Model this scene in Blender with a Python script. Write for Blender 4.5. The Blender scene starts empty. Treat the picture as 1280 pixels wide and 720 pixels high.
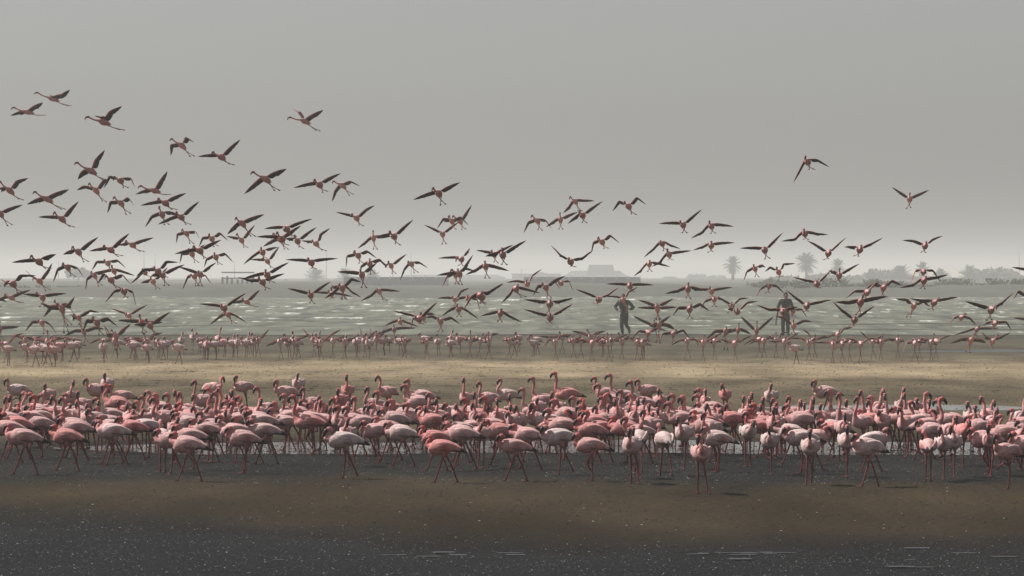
import bpy, bmesh, math, random
import numpy as np
from mathutils import Vector, Matrix, Quaternion
R = math.radians
random.seed(7)
SC = bpy.context.scene
COL = SC.collection

# ------------------------------------------------------------------ camera
FPX, CAMH, HOR = 5500.0, 2.4, 345.0            # focal length in photo pixels, eye height, horizon row
cam_d = bpy.data.cameras.new('camera')
cam = bpy.data.objects.new('camera', cam_d); COL.objects.link(cam)
cam_d.sensor_width = 36.0
cam_d.lens = 36.0 * FPX / 1280.0
cam_d.clip_start = 1.0
cam_d.clip_end = 20000.0
cam.location = (0, 0, CAMH)
cam.rotation_euler = (R(90) - math.atan((360 - HOR) / FPX), 0, 0)
SC.camera = cam

# ------------------------------------------------------------------ sky, sun, exposure
SUN_EL, SUN_AZ = R(50), R(-74)                   # azimuth from +Y (view direction), negative = left
world = bpy.data.worlds.new('World'); SC.world = world
world.use_nodes = True
wn = world.node_tree.nodes; wl = world.node_tree.links
sky = wn.new('ShaderNodeTexSky'); sky.sky_type = 'NISHITA'
sky.sun_disc = False
sky.sun_elevation = SUN_EL
sky.sun_rotation = SUN_AZ
sky.air_density = 1.0; sky.dust_density = 2.0; sky.ozone_density = 1.0
hs = wn.new('ShaderNodeHueSaturation'); hs.inputs['Saturation'].default_value = 0.25
bg = wn['Background']; bg.inputs['Strength'].default_value = 0.066
wl.new(sky.outputs[0], hs.inputs['Color']); wl.new(hs.outputs[0], bg.inputs['Color'])
sd = bpy.data.lights.new('sun', 'SUN'); sd.energy = 5.0; sd.angle = R(0.6); sd.color = (1.0, 0.95, 0.88)
sun = bpy.data.objects.new('sun', sd); COL.objects.link(sun)
sdir = Vector((math.sin(SUN_AZ) * math.cos(SUN_EL), math.cos(SUN_AZ) * math.cos(SUN_EL), math.sin(SUN_EL)))
sun.rotation_euler = sdir.to_track_quat('Z', 'Y').to_euler()
sun.location = sdir * 60
SC.view_settings.view_transform = 'Standard'
SC.view_settings.look = 'None'
SC.view_settings.gamma = 1.0
SC.view_settings.exposure = 0.48
SC.cycles.use_denoising = True
SC.cycles.volume_bounces = 1
SC.cycles.max_bounces = 5
SC.cycles.sample_clamp_indirect = 4.0

# ------------------------------------------------------------------ helpers
def at(px, py, d):                               # photo pixel + distance -> point
    return Vector(((px - 640) * d / FPX, d, CAMH - (py - HOR) * d / FPX))
def gd(py):                                      # distance of the ground seen at a photo row
    return CAMH * FPX / (py - HOR)

def tag(o, label=None, cat=None, group=None, kind=None):
    if label: o['label'] = label
    if cat: o['category'] = cat
    if group: o['group'] = group
    if kind: o['kind'] = kind
    return o
def link(name, me, parent=None, loc=(0, 0, 0), rz=0.0):
    o = bpy.data.objects.new(name, me); COL.objects.link(o)
    o.location = loc; o.rotation_euler = (0, 0, rz)
    if parent: o.parent = parent
    return o
def mesh(name, vs, fs, mat, cols=None, smooth=True):
    me = bpy.data.meshes.new(name); me.from_pydata([tuple(v) for v in vs], [], fs)
    if cols is not None:
        a = me.color_attributes.new('Col', 'FLOAT_COLOR', 'POINT')
        buf = np.ones((len(vs), 4), dtype=np.float32); buf[:, :3] = np.array(cols, dtype=np.float32)
        a.data.foreach_set('color', buf.ravel())
    if mat: me.materials.append(mat)
    if smooth: me.polygons.foreach_set('use_smooth', [True] * len(me.polygons))
    me.update(); return me

class MB:                                        # collects geometry with a colour per vertex
    def __init__(s): s.v = []; s.f = []; s.c = []
    def loft(s, pts, rad, cols, n=8, up=(0, 0, 1), cap=True):
        """tube through pts; rad = r or (side, up) half sizes; one colour per ring or a function(i, cosang, sinang)"""
        pts = [Vector(p) for p in pts]; base = len(s.v); m = len(pts); U = Vector(up)
        for i, p in enumerate(pts):
            t = pts[min(i + 1, m - 1)] - pts[max(i - 1, 0)]
            t.normalize()
            side = t.cross(U)
            if side.length < 1e-3: side = t.cross(Vector((0, 1, 0)))
            side.normalize(); u = side.cross(t)
            U = u if abs(t.z) > .8 else (u * .6 + U * .4)
            r = rad[i]; a, b = (r, r) if not isinstance(r, tuple) else r
            for k in range(n):
                an = 2 * math.pi * k / n
                ca, sa = math.cos(an), math.sin(an)
                s.v.append(p + side * (a * ca) + u * (b * sa))
                c = cols(i, ca, sa) if callable(cols) else cols[i]
                s.c.append(c)
        for i in range(m - 1):
            for k in range(n):
                a = base + i * n + k; b = base + i * n + (k + 1) % n
                s.f.append((a, b, b + n, a + n))
        if cap:
            s.f.append(tuple(base + k for k in range(n))[::-1])
            s.f.append(tuple(base + (m - 1) * n + k for k in range(n)))
    def quads(s, vs, fs, cs):
        b = len(s.v); s.v += [Vector(v) for v in vs]; s.c += cs
        s.f += [tuple(b + i for i in f) for f in fs]
    def box(s, lo, hi, c=(1, 1, 1)):
        x0, y0, z0 = lo; x1, y1, z1 = hi
        s.quads([(x0,y0,z0),(x1,y0,z0),(x1,y1,z0),(x0,y1,z0),(x0,y0,z1),(x1,y0,z1),(x1,y1,z1),(x0,y1,z1)],
                [(0,3,2,1),(4,5,6,7),(0,1,5,4),(1,2,6,5),(2,3,7,6),(3,0,4,7)], [c] * 8)
    def mesh(s, name, mat, smooth=True): return mesh(name, s.v, s.f, mat, s.c, smooth)

def catmull(pts, sub):
    P = [Vector(p) for p in pts]; out = []
    for i in range(len(P) - 1):
        p0 = P[max(i - 1, 0)]; p1 = P[i]; p2 = P[i + 1]; p3 = P[min(i + 2, len(P) - 1)]
        for k in range(sub):
            t = k / sub
            out.append(0.5 * ((2 * p1) + (p2 - p0) * t + (2 * p0 - 5 * p1 + 4 * p2 - p3) * t * t + (3 * p1 - p0 - 3 * p2 + p3) * t ** 3))
    out.append(P[-1]); return out
def lerp(a, b, t): return a + (b - a) * t
def mix(a, b, t): return tuple(lerp(x, y, t) for x, y in zip(a, b))
def sub_interp(vals, sub):
    out = []
    for i in range(len(vals) - 1):
        for k in range(sub):
            t = k / sub
            a, b = vals[i], vals[i + 1]
            out.append(tuple(lerp(x, y, t) for x, y in zip(a, b)) if isinstance(a, tuple) else lerp(a, b, t))
    out.append(vals[-1]); return out

# ------------------------------------------------------------------ materials
def new_mat(name):
    m = bpy.data.materials.new(name); m.use_nodes = True
    nt = m.node_tree; b = nt.nodes['Principled BSDF']
    return m, nt, b
def N(nt, kind, **kw):
    n = nt.nodes.new(kind)
    for k, v in kw.items():
        if k in n.inputs: n.inputs[k].default_value = v
        else: setattr(n, k, v)
    return n
def simple_mat(name, col, rough=0.8, var=0.25, scale=3.0, bump=0.0):
    m, nt, b = new_mat(name)
    tc = N(nt, 'ShaderNodeTexCoord'); no = N(nt, 'ShaderNodeTexNoise', Scale=scale, Detail=6.0)
    nt.links.new(tc.outputs['Object'], no.inputs['Vector'])
    mr = N(nt, 'ShaderNodeMapRange'); mr.inputs['From Min'].default_value = .3; mr.inputs['From Max'].default_value = .7
    mr.inputs['To Min'].default_value = 1 - var; mr.inputs['To Max'].default_value = 1 + var
    nt.links.new(no.outputs['Fac'], mr.inputs['Value'])
    mx = N(nt, 'ShaderNodeVectorMath', operation='MULTIPLY'); mx.inputs[0].default_value = col
    nt.links.new(mr.outputs[0], mx.inputs[1]); nt.links.new(mx.outputs[0], b.inputs['Base Color'])
    b.inputs['Roughness'].default_value = rough
    b.inputs['Specular IOR Level'].default_value = 0.3
    if bump:
        bp = N(nt, 'ShaderNodeBump', Strength=bump, Distance=0.05); nt.links.new(no.outputs['Fac'], bp.inputs['Height'])
        nt.links.new(bp.outputs[0], b.inputs['Normal'])
    return m
def plumage_mat():
    m, nt, b = new_mat('plumage')
    a = N(nt, 'ShaderNodeAttribute', attribute_name='Col')
    oi = N(nt, 'ShaderNodeObjectInfo'); tc = N(nt, 'ShaderNodeTexCoord')
    no = N(nt, 'ShaderNodeTexNoise', Scale=1.0, Detail=5.0); no.inputs['Roughness'].default_value = .65
    mp = N(nt, 'ShaderNodeMapping'); mp.inputs['Scale'].default_value = (16, 48, 48)      # feather tracts run along the body
    nt.links.new(tc.outputs['Object'], mp.inputs['Vector']); nt.links.new(mp.outputs[0], no.inputs['Vector'])
    mr = N(nt, 'ShaderNodeMapRange'); mr.inputs['From Min'].default_value = .33; mr.inputs['From Max'].default_value = .67
    mr.inputs['To Min'].default_value = .62; mr.inputs['To Max'].default_value = 1.14
    nt.links.new(no.outputs['Fac'], mr.inputs['Value'])
    m1 = N(nt, 'ShaderNodeVectorMath', operation='MULTIPLY'); m2 = N(nt, 'ShaderNodeVectorMath', operation='MULTIPLY')
    nt.links.new(a.outputs['Color'], m1.inputs[0]); nt.links.new(oi.outputs['Color'], m1.inputs[1])
    nt.links.new(m1.outputs[0], m2.inputs[0]); nt.links.new(mr.outputs[0], m2.inputs[1])
    nt.links.new(m2.outputs[0], b.inputs['Base Color'])
    b.inputs['Roughness'].default_value = 0.75
    b.inputs['Specular IOR Level'].default_value = 0.2
    bp = N(nt, 'ShaderNodeBump', Strength=0.6, Distance=0.01)
    nt.links.new(no.outputs['Fac'], bp.inputs['Height']); nt.links.new(bp.outputs[0], b.inputs['Normal'])
    return m
M_PLUM = plumage_mat()
M_BILL = simple_mat('bill_horn', (0.030, 0.010, 0.012), 0.4, 0.3, 30)

# ------------------------------------------------------------------ ground
def ground_mat():
    m, nt, b = new_mat('tidal_flat')
    L = nt.links.new
    geo = N(nt, 'ShaderNodeNewGeometry'); sep = N(nt, 'ShaderNodeSeparateXYZ'); L(geo.outputs['Position'], sep.inputs[0])
    # wobble of the band edges
    n1 = N(nt, 'ShaderNodeTexNoise', Scale=0.16, Detail=5.0); n1.inputs['Roughness'].default_value = .6
    L(geo.outputs['Position'], n1.inputs['Vector'])
    w = N(nt, 'ShaderNodeMath', operation='MULTIPLY_ADD'); L(n1.outputs['Fac'], w.inputs[0]); w.inputs[1].default_value = .16; w.inputs[2].default_value = -.08
    # log-distance so that bands keep their relative softness
    lg = N(nt, 'ShaderNodeMath', operation='LOGARITHM'); L(sep.outputs['Y'], lg.inputs[0]); lg.inputs[1].default_value = math.e
    # a tongue of wet gravel reaching further out on the left side of the foreground
    xs = N(nt, 'ShaderNodeMapRange'); xs.interpolation_type = 'SMOOTHSTEP'
    L(sep.outputs['X'], xs.inputs['Value']); xs.inputs['From Min'].default_value = -4.6; xs.inputs['From Max'].default_value = 0.6
    xs.inputs['To Min'].default_value = -.115; xs.inputs['To Max'].default_value = 0
    ys = N(nt, 'ShaderNodeMapRange'); L(sep.outputs['Y'], ys.inputs['Value'])
    ys.inputs['From Min'].default_value = 46; ys.inputs['From Max'].default_value = 50; ys.inputs['To Min'].default_value = 1; ys.inputs['To Max'].default_value = 0
    xt = N(nt, 'ShaderNodeMath', operation='MULTIPLY'); L(xs.outputs[0], xt.inputs[0]); L(ys.outputs[0], xt.inputs[1])
    s1 = N(nt, 'ShaderNodeMath', operation='ADD'); L(lg.outputs[0], s1.inputs[0])
    n5 = N(nt, 'ShaderNodeTexNoise', Scale=1.0, Detail=7.0); n5.inputs['Roughness'].default_value = .7
    mp5 = N(nt, 'ShaderNodeMapping'); mp5.inputs['Scale'].default_value = (1.4, .35, 1); L(geo.outputs['Position'], mp5.inputs['Vector']); L(mp5.outputs[0], n5.inputs['Vector'])
    w2 = N(nt, 'ShaderNodeMath', operation='MULTIPLY_ADD'); L(n5.outputs['Fac'], w2.inputs[0]); w2.inputs[1].default_value = .10; L(w.outputs[0], w2.inputs[2])
    w3 = N(nt, 'ShaderNodeMath', operation='SUBTRACT'); L(w2.outputs[0], w3.inputs[0]); w3.inputs[1].default_value = .05
    L(w3.outputs[0], s1.inputs[1])
    s2 = N(nt, 'ShaderNodeMath', operation='ADD'); L(s1.outputs[0], s2.inputs[0]); L(xt.outputs[0], s2.inputs[1])
    lo, hi = math.log(25), math.log(250)
    mr = N(nt, 'ShaderNodeMapRange'); L(s2.outputs[0], mr.inputs['Value']); mr.inputs['From Min'].default_value = lo; mr.inputs['From Max'].default_value = hi
    def pos(py): return (math.log(gd(py)) - lo) / (hi - lo)
    bands = [(730, (.008, .008, .009), .55), (694, (.010, .010, .010), .55), (682, (.014, .012, .010), .7),
             (660, (.034, .026, .017), .9), (625, (.046, .034, .021), .95), (606, (.038, .030, .020), .9),
             (598, (.017, .016, .014), .65), (566, (.015, .0145, .0135), .6), (552, (.030, .026, .019), .7),
             (530, (.082, .067, .044), .9), (485, (.100, .081, .053), .9), (476, (.120, .097, .063), .95),
             (468, (.240, .192, .125), .95), (456, (.230, .183, .120), .95), (450, (.120, .100, .067), .9),
             (440, (.070, .062, .043), .8), (424, (.072, .064, .045), .75), (418, (.050, .048, .036), .7), (400, (.05, .05, .04), .7)]
    cr = N(nt, 'ShaderNodeValToRGB'); rr = N(nt, 'ShaderNodeValToRGB')
    for ramp, idx in ((cr, 1), (rr, 2)):
        el = ramp.color_ramp.elements
        while len(el) > 1: el.remove(el[-1])
        for i, bd in enumerate(bands):
            v = bd[1] if idx == 1 else (bd[2],) * 3
            e = el[0] if i == 0 else el.new(pos(bd[0]))
            e.position = pos(bd[0]); e.color = (*v, 1)
        L(mr.outputs[0], ramp.inputs['Fac'])
    # grain of the sand at two sizes
    g1 = N(nt, 'ShaderNodeTexNoise', Scale=11.0, Detail=6.0); g1.inputs['Roughness'].default_value = .75
    g2 = N(nt, 'ShaderNodeTexNoise', Scale=1.1, Detail=4.0)
    L(geo.outputs['Position'], g1.inputs['Vector'])
    mp = N(nt, 'ShaderNodeMapping'); mp.inputs['Scale'].default_value = (.5, .12, 1); L(geo.outputs['Position'], mp.inputs['Vector']); L(mp.outputs[0], g2.inputs['Vector'])
    a1 = N(nt, 'ShaderNodeMapRange'); a1.inputs['From Min'].default_value = .32; a1.inputs['From Max'].default_value = .68; a1.inputs['To Min'].default_value = .40; a1.inputs['To Max'].default_value = 1.5
    a2 = N(nt, 'ShaderNodeMapRange'); a2.inputs['From Min'].default_value = .3; a2.inputs['From Max'].default_value = .7; a2.inputs['To Min'].default_value = .62; a2.inputs['To Max'].default_value = 1.32
    L(g1.outputs['Fac'], a1.inputs['Value']); L(g2.outputs['Fac'], a2.inputs['Value'])
    pm = N(nt, 'ShaderNodeMath', operation='MULTIPLY'); L(a1.outputs[0], pm.inputs[0]); L(a2.outputs[0], pm.inputs[1])
    vm = N(nt, 'ShaderNodeVectorMath', operation='MULTIPLY'); L(cr.outputs[0], vm.inputs[0]); L(pm.outputs[0], vm.inputs[1])
    L(vm.outputs[0], b.inputs['Base Color']); L(rr.outputs[0], b.inputs['Roughness'])
    b.inputs['Specular IOR Level'].default_value = .03
    bp = N(nt, 'ShaderNodeBump', Strength=.9, Distance=.05); L(g1.outputs['Fac'], bp.inputs['Height']); L(bp.outputs[0], b.inputs['Normal'])
    return m
M_GROUND = ground_mat()
g = link('ground', mesh('ground', [(-2500, -50, 0), (2500, -50, 0), (2500, 6200, 0), (-2500, 6200, 0)], [(0, 1, 2, 3)], M_GROUND, None, False))
tag(g, 'brown tidal mud flat with pale sand bars', kind='structure')

# open lagoon: a real rippled surface
def noise2(x, y, seed):
    rs = np.random.RandomState(seed); out = 0
    for k in range(14):
        a = rs.uniform(-1.15, 1.15); fr = rs.uniform(.3, 3.0)
        kx, ky = fr * np.sin(a), fr * np.cos(a) * .8
        out = out + np.sin(kx * x + ky * y + rs.uniform(0, 6.28)) * (.8 / (.4 + fr))
    return out
def water_mat(name, deep, foam, rough=.12, rip=(2.5, 9.0), bump=.5, bdist=.05):
    m, nt, b = new_mat(name); L = nt.links.new
    geo = N(nt, 'ShaderNodeNewGeometry'); mp = N(nt, 'ShaderNodeMapping'); mp.inputs['Scale'].default_value = (rip[0], rip[0] * .5, 1)
    L(geo.outputs['Position'], mp.inputs['Vector'])
    n = N(nt, 'ShaderNodeTexNoise', Scale=1.0, Detail=6.0); n.inputs['Roughness'].default_value = .65; L(mp.outputs[0], n.inputs['Vector'])
    bp = N(nt, 'ShaderNodeBump', Strength=bump, Distance=bdist); L(n.outputs['Fac'], bp.inputs['Height']); L(bp.outputs[0], b.inputs['Normal'])
    b.inputs['Roughness'].default_value = rough; b.inputs['IOR'].default_value = 1.33
    if foam:
        at_ = N(nt, 'ShaderNodeAttribute', attribute_name='Col'); sp = N(nt, 'ShaderNodeSeparateColor'); L(at_.outputs['Color'], sp.inputs[0])
        fac = None
        for sc, lo_, hi_, amt, wcr in (((1.5, .10, 1), .64, .80, .55, .10), ((.75, .06, 1), .67, .82, .75, .14)):
            n2 = N(nt, 'ShaderNodeTexNoise', Scale=1.0, Detail=8.0); n2.inputs['Roughness'].default_value = .68
            mp2 = N(nt, 'ShaderNodeMapping'); mp2.inputs['Scale'].default_value = sc
            L(geo.outputs['Position'], mp2.inputs['Vector']); L(mp2.outputs[0], n2.inputs['Vector'])
            ad = N(nt, 'ShaderNodeMath', operation='MULTIPLY_ADD'); L(sp.outputs[0], ad.inputs[0]); ad.inputs[1].default_value = wcr; L(n2.outputs['Fac'], ad.inputs[2])
            mr = N(nt, 'ShaderNodeMapRange'); mr.interpolation_type = 'SMOOTHSTEP'; L(ad.outputs[0], mr.inputs['Value'])
            mr.inputs['From Min'].default_value = lo_; mr.inputs['From Max'].default_value = hi_; mr.inputs['To Max'].default_value = amt
            if fac is None: fac = mr.outputs[0]
            else:
                mm = N(nt, 'ShaderNodeMath', operation='MAXIMUM'); L(fac, mm.inputs[0]); L(mr.outputs[0], mm.inputs[1]); fac = mm.outputs[0]
        mx = N(nt, 'ShaderNodeMix', data_type='RGBA'); L(fac, mx.inputs[0]); mx.inputs[6].default_value = (*deep, 1); mx.inputs[7].default_value = (.50, .52, .49, 1)
        n4 = N(nt, 'ShaderNodeTexNoise', Scale=1.0, Detail=6.0); mp4 = N(nt, 'ShaderNodeMapping'); mp4.inputs['Scale'].default_value = (.8, .07, 1)
        L(geo.outputs['Position'], mp4.inputs['Vector']); L(mp4.outputs[0], n4.inputs['Vector'])
        m4 = N(nt, 'ShaderNodeMapRange'); m4.inputs['From Min'].default_value = .3; m4.inputs['From Max'].default_value = .7; m4.inputs['To Min'].default_value = .45; m4.inputs['To Max'].default_value = 1.7
        L(n4.outputs['Fac'], m4.inputs['Value'])
        vm = N(nt, 'ShaderNodeVectorMath', operation='MULTIPLY'); L(mx.outputs[2], vm.inputs[0]); L(m4.outputs[0], vm.inputs[1])
        L(vm.outputs[0], b.inputs['Base Color'])
        m3 = N(nt, 'ShaderNodeMapRange'); L(fac, m3.inputs['Value']); m3.inputs['To Min'].default_value = rough; m3.inputs['To Max'].default_value = .8
        L(m3.outputs[0], b.inputs['Roughness'])
        b.inputs['Specular IOR Level'].default_value = .22
    else:
        b.inputs['Base Color'].default_value = (*deep, 1)
    return m
def lagoon():
    d0, d1 = gd(419), gd(372.5)
    ys = [d0]
    while ys[-1] < d1: ys.append(ys[-1] * 1.0019)
    ys = np.array(ys); nx = 400
    u = np.linspace(-1, 1, nx)
    Y = np.repeat(ys[:, None], nx, 1); X = u[None, :] * (Y * .135 + 6)
    amp = .12 * np.clip((Y - d0) / 80, 0.05, 1)
    h = noise2(X, Y, 3); h = h / h.std() * .6
    Z = .02 + amp * h
    Y = Y + (np.sin(X * .35) + np.sin(X * .13 + 1) * 2 + np.sin(X * .9) * .4) * np.clip(1 - (Y - d0) / 12, 0, 1) * .9
    crest = np.clip(h, -1, 1.5)
    vs = np.stack([X, Y, Z], -1).reshape(-1, 3)
    ny = len(ys)
    idx = np.arange(ny * nx).reshape(ny, nx)
    f = np.stack([idx[:-1, :-1], idx[:-1, 1:], idx[1:, 1:], idx[1:, :-1]], -1).reshape(-1, 4)
    me = bpy.data.meshes.new('lagoon'); me.from_pydata(vs.tolist(), [], f.tolist())
    a = me.color_attributes.new('Col', 'FLOAT_COLOR', 'POINT'); buf = np.ones((len(vs), 4), np.float32); buf[:, 0] = crest.ravel(); a.data.foreach_set('color', buf.ravel())
    me.polygons.foreach_set('use_smooth', [True] * len(me.polygons))
    me.materials.append(water_mat('lagoon_water', (.080, .085, .060), True, .45, (2.0, 8), .8, .08)); me.update()
    return tag(link('water', me), 'choppy grey green lagoon with small whitecaps', kind='structure')
lagoon()

def strip(name, label, y_near, y_far, x0, x1, z, mat, seed, wob=(.5, .5), kind='structure'):
    """a thin sheet of water with an irregular outline, tapering to nothing at both ends"""
    rs = random.Random(seed); n = 240; vs = []; fs = []
    ph = [rs.uniform(0, 6.28) for _ in range(8)]
    def wv(x, o): return sum(math.sin(x * f + ph[(o + i) % 8]) * a for i, (f, a) in enumerate(((.35, .5), (.9, .3), (2.3, .16), (5.1, .08))))
    for i in range(n + 1):
        x = lerp(x0, x1, i / n)
        tp = min(1, i / n * 7, (1 - i / n) * 7)
        mid = (y_near + y_far) / 2
        a = lerp(mid, y_near + wv(x, 0) * wob[0], tp); b_ = lerp(mid + .02, max(y_far + wv(x, 3) * wob[1], a + .05), tp)
        vs += [(x, a, z), (x, b_, z)]
        if i: fs.append((2 * i - 2, 2 * i, 2 * i + 1, 2 * i - 1))
    o = link(name, mesh(name, vs, fs, mat, None, False))
    return tag(o, label, kind=kind)
M_PUDDLE = water_mat('puddle_water', (.03, .032, .03), False, .10, (3.0, 8), .25, .02)
M_SHALLOW = water_mat('shallow_water', (.012, .013, .014), False, .32, (5.0, 10), .9, .04)
strip('puddle', 'long shallow puddle behind the near flock', gd(568), gd(553), -6.6, 9.0, .004, M_PUDDLE, 4, (.7, 1.0))
strip('puddle', 'wet strip on the sand behind the flock', gd(513), gd(507), 4.5, 9.5, .004, M_PUDDLE, 9, (.5, .6))
strip('puddle', 'thin pool at the shoreline under the far birds', gd(440.5), gd(438), 11.5, 20.0, .004, M_SHALLOW, 12, (1.8, 2.2))
rw = random.Random(77)
for i in range(26):
    xc, py, L = rw.uniform(-1.2, 5.2), rw.gauss(692.5, 2.6), rw.uniform(.08, .26)
    if i > 20: xc, py = rw.uniform(-4.5, 4), rw.uniform(700, 714)
    strip('shallow_pool', 'small dark pool on the wet mud in the foreground', gd(py + .35), gd(py - .45), xc - L / 2, xc + L / 2, .004 + .0004 * i, M_SHALLOW, 60 + i, (.05, .06))

# gravel, shells and mud lumps (uncountable)
def scatter(name, label, n, region, size, mat, seed, squash=.55, dens=None):
    rs = np.random.RandomState(seed)
    (x0, x1, y0, y1) = region
    px = rs.uniform(x0, x1, n); py = rs.uniform(y0, y1, n)
    if dens is not None:
        keep = rs.uniform(0, 1, n) < dens(px, py); px = px[keep]; py = py[keep]; n = len(px)
    r = size[0] + (size[1] - size[0]) * rs.uniform(0, 1, n) ** 3
    base = np.array([[1, 0, .2], [0, 1, .1], [-1, 0, .25], [0, -1, .15], [.1, .1, 1], [0, 0, -.35]], float)
    jit = rs.uniform(.65, 1.3, (n, 6, 3)); an = rs.uniform(0, 6.28, n)
    v = base[None] * jit * r[:, None, None]; v[:, :, 2] *= squash
    x = v[:, :, 0] * np.cos(an)[:, None] - v[:, :, 1] * np.sin(an)[:, None]; y = v[:, :, 0] * np.sin(an)[:, None] + v[:, :, 1] * np.cos(an)[:, None]
    v[:, :, 0] = x + px[:, None]; v[:, :, 1] = y + py[:, None]; v[:, :, 2] += .004
    tri = np.array([[0, 1, 4], [1, 2, 4], [2, 3, 4], [3, 0, 4], [1, 0, 5], [2, 1, 5], [3, 2, 5], [0, 3, 5]])
    f = (tri[None] + (np.arange(n) * 6)[:, None, None]).reshape(-1, 3)
    me = bpy.data.meshes.new(name); nv = n * 6; nf = len(f)
    me.vertices.add(nv); me.vertices.foreach_set('co', v.reshape(-1).astype(np.float32))
    me.loops.add(nf * 3); me.loops.foreach_set('vertex_index', f.reshape(-1).astype(np.int32))
    me.polygons.add(nf); me.polygons.foreach_set('loop_start', np.arange(0, nf * 3, 3, dtype=np.int32)); me.polygons.foreach_set('loop_total', np.full(nf, 3, np.int32))
    me.update(calc_edges=True); me.validate(); me.materials.append(mat)
    return tag(link(name, me), label, kind='stuff')
M_WETSTONE = simple_mat('wet_stone', (.03, .03, .03), .10, .95, 25); M_WETSTONE.node_tree.nodes['Principled BSDF'].inputs['Specular IOR Level'].default_value = .5
M_SHELL = simple_mat('pale_shell', (.45, .42, .36), .5, .4, 20)
M_LUMP = simple_mat('mud_lump', (.11, .088, .058), .85, .3, 12)
M_LUMP2 = simple_mat('dark_mud_lump', (.022, .018, .013), .8, .5, 12)
def ramp01(v, a, b): return np.clip((v - a) / (b - a), 0, 1)
scatter('gravel', 'wet dark gravel under the walking flock', 60000, (-7.2, 7.2, gd(610), gd(548)), (.004, .015), M_WETSTONE, 1, .6,
        lambda x, y: np.minimum(ramp01(y, gd(608), gd(596)), 1 - ramp01(y, gd(570), gd(546)) * .9) * (.55 + .45 * np.sin(x * 1.1 + y * .7) ** 2))
scatter('gravel', 'wet glittering gravel in the foreground', 42000, (-6, 6, 34.0, 46.5), (.004, .013), M_WETSTONE, 2, .6,
        lambda x, y: np.clip(1 - ramp01(y + np.clip(x + 4.5, 0, 5) * 1.15, 43, 46.5), .03, 1) * (.5 + .5 * np.sin(x * 1.7 - y) ** 2))
scatter('shell_fragments', 'small pale shell fragments on the mud', 620, (-7.5, 7.5, 34.5, 64), (.005, .016), M_SHELL, 3, .35)
scatter('mud_lumps', 'small dark casts dotted over the sand bar', 9000, (-18, 18, gd(505), gd(446)), (.008, .032), M_LUMP, 4, .5)
M_GLINT = simple_mat('glint_grit', (.20, .205, .21), .18, .8, 25); M_GLINT.node_tree.nodes['Principled BSDF'].inputs['Specular IOR Level'].default_value = .8  # pale stone colour stands in for sun glints on the wet gravel
scatter('glint_grit', 'pale grit standing in for glints on the gravel under the flock', 9000, (-7.2, 7.2, gd(606), gd(552)), (.003, .011), M_GLINT, 24, .6, lambda x, y: .25 + .75 * np.sin(x * 1.3 + y * .9) ** 2)
scatter('glint_grit', 'pale grit standing in for glints on the wet foreground', 15000, (-6, 6, 34.0, 46.5), (.003, .011), M_GLINT, 25, .6,
        lambda x, y: np.clip(1 - ramp01(y + np.clip(x + 4.5, 0, 5) * 1.15, 42.5, 46.5), .01, 1) * (.3 + .7 * np.sin(x * 1.1 - y * 1.6 + np.sin(x * 2.7)) ** 2))
scatter('mud_lumps', 'trodden crumbs of mud between the gravel and the waterline', 7000, (-6.5, 6.5, 40, gd(596)), (.004, .017), M_LUMP2, 14, .5)
scatter('mud_lumps', 'trodden mud crumbs on the sand behind the near flock', 7000, (-12, 12, gd(560), gd(476)), (.005, .026), M_LUMP2, 15, .5)
# ------------------------------------------------------------------ flamingos on the ground
PALE, ROSE, CRIM, BLK = (.58, .43, .42), (.50, .265, .255), (.46, .10, .10), (.022, .018, .018)
NECK, HEADC, LEGC, GREY_SHADE = (.52, .235, .225), (.46, .135, .13), (.14, .032, .032), (.42, .34, .33)  # the grey is a wing shadow painted into the plumage
POST = {   # neck from the breast to the nape, head centre, bill bend, bill tip: (x forward, z up)
 'd': ([(.175, .448), (.208, .465), (.207, .502), (.178, .532)], (.168, .556), (.218, .546), (.238, .482)),
 'n': ([(.175, .455), (.215, .478), (.215, .525), (.187, .568), (.178, .592)], (.195, .618), (.245, .602), (.258, .536)),
 'm': ([(.175, .465), (.222, .492), (.222, .55), (.195, .61), (.188, .655)], (.212, .682), (.262, .664), (.272, .598)),
 'u': ([(.170, .475), (.205, .52), (.205, .59), (.188, .66), (.190, .72)], (.212, .762), (.262, .748), (.285, .685)),
 'f': ([(.170, .452), (.212, .468), (.214, .515), (.188, .555), (.176, .582)], (.195, .607), (.240, .590), (.245, .510)),
}
HEADZ = {k: v[1][1] for k, v in POST.items()}
def leg(mb, hip, knee, foot, toe, r=.0105, c=LEGC):
    hip, knee, foot = Vector(hip), Vector(knee), Vector(foot)
    p = [hip + Vector((0, 0, .05)), hip, hip.lerp(knee, .35), hip.lerp(knee, .9), knee, knee.lerp(foot, .1), knee.lerp(foot, .85), foot]
    rr = [.034, .032, .0135, r, r * 1.45, r * .95, r * .85, r * 1.1]
    cc = [ROSE, ROSE, mix(ROSE, c, .7), c, mix(c, (.16, .03, .03), .4), c, c, mix(c, (.1, .03, .03), .5)]
    mb.loft(p, rr, cc, 7, (1, 0, 0))
    t = Vector(toe); sd = t.cross(Vector((0, 0, 1))).normalized()      # webbed foot
    f0 = foot; L = .062
    vs = [f0 - t * .02, f0 + t * L + sd * .032, f0 + t * (L + .012), f0 + t * L - sd * .032, f0 + Vector((0, 0, .016))]
    mb.quads(vs, [(0, 1, 4), (1, 2, 4), (2, 3, 4), (3, 0, 4), (0, 3, 2, 1)], [mix(c, (.1, .03, .03), .35)] * 5)
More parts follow.
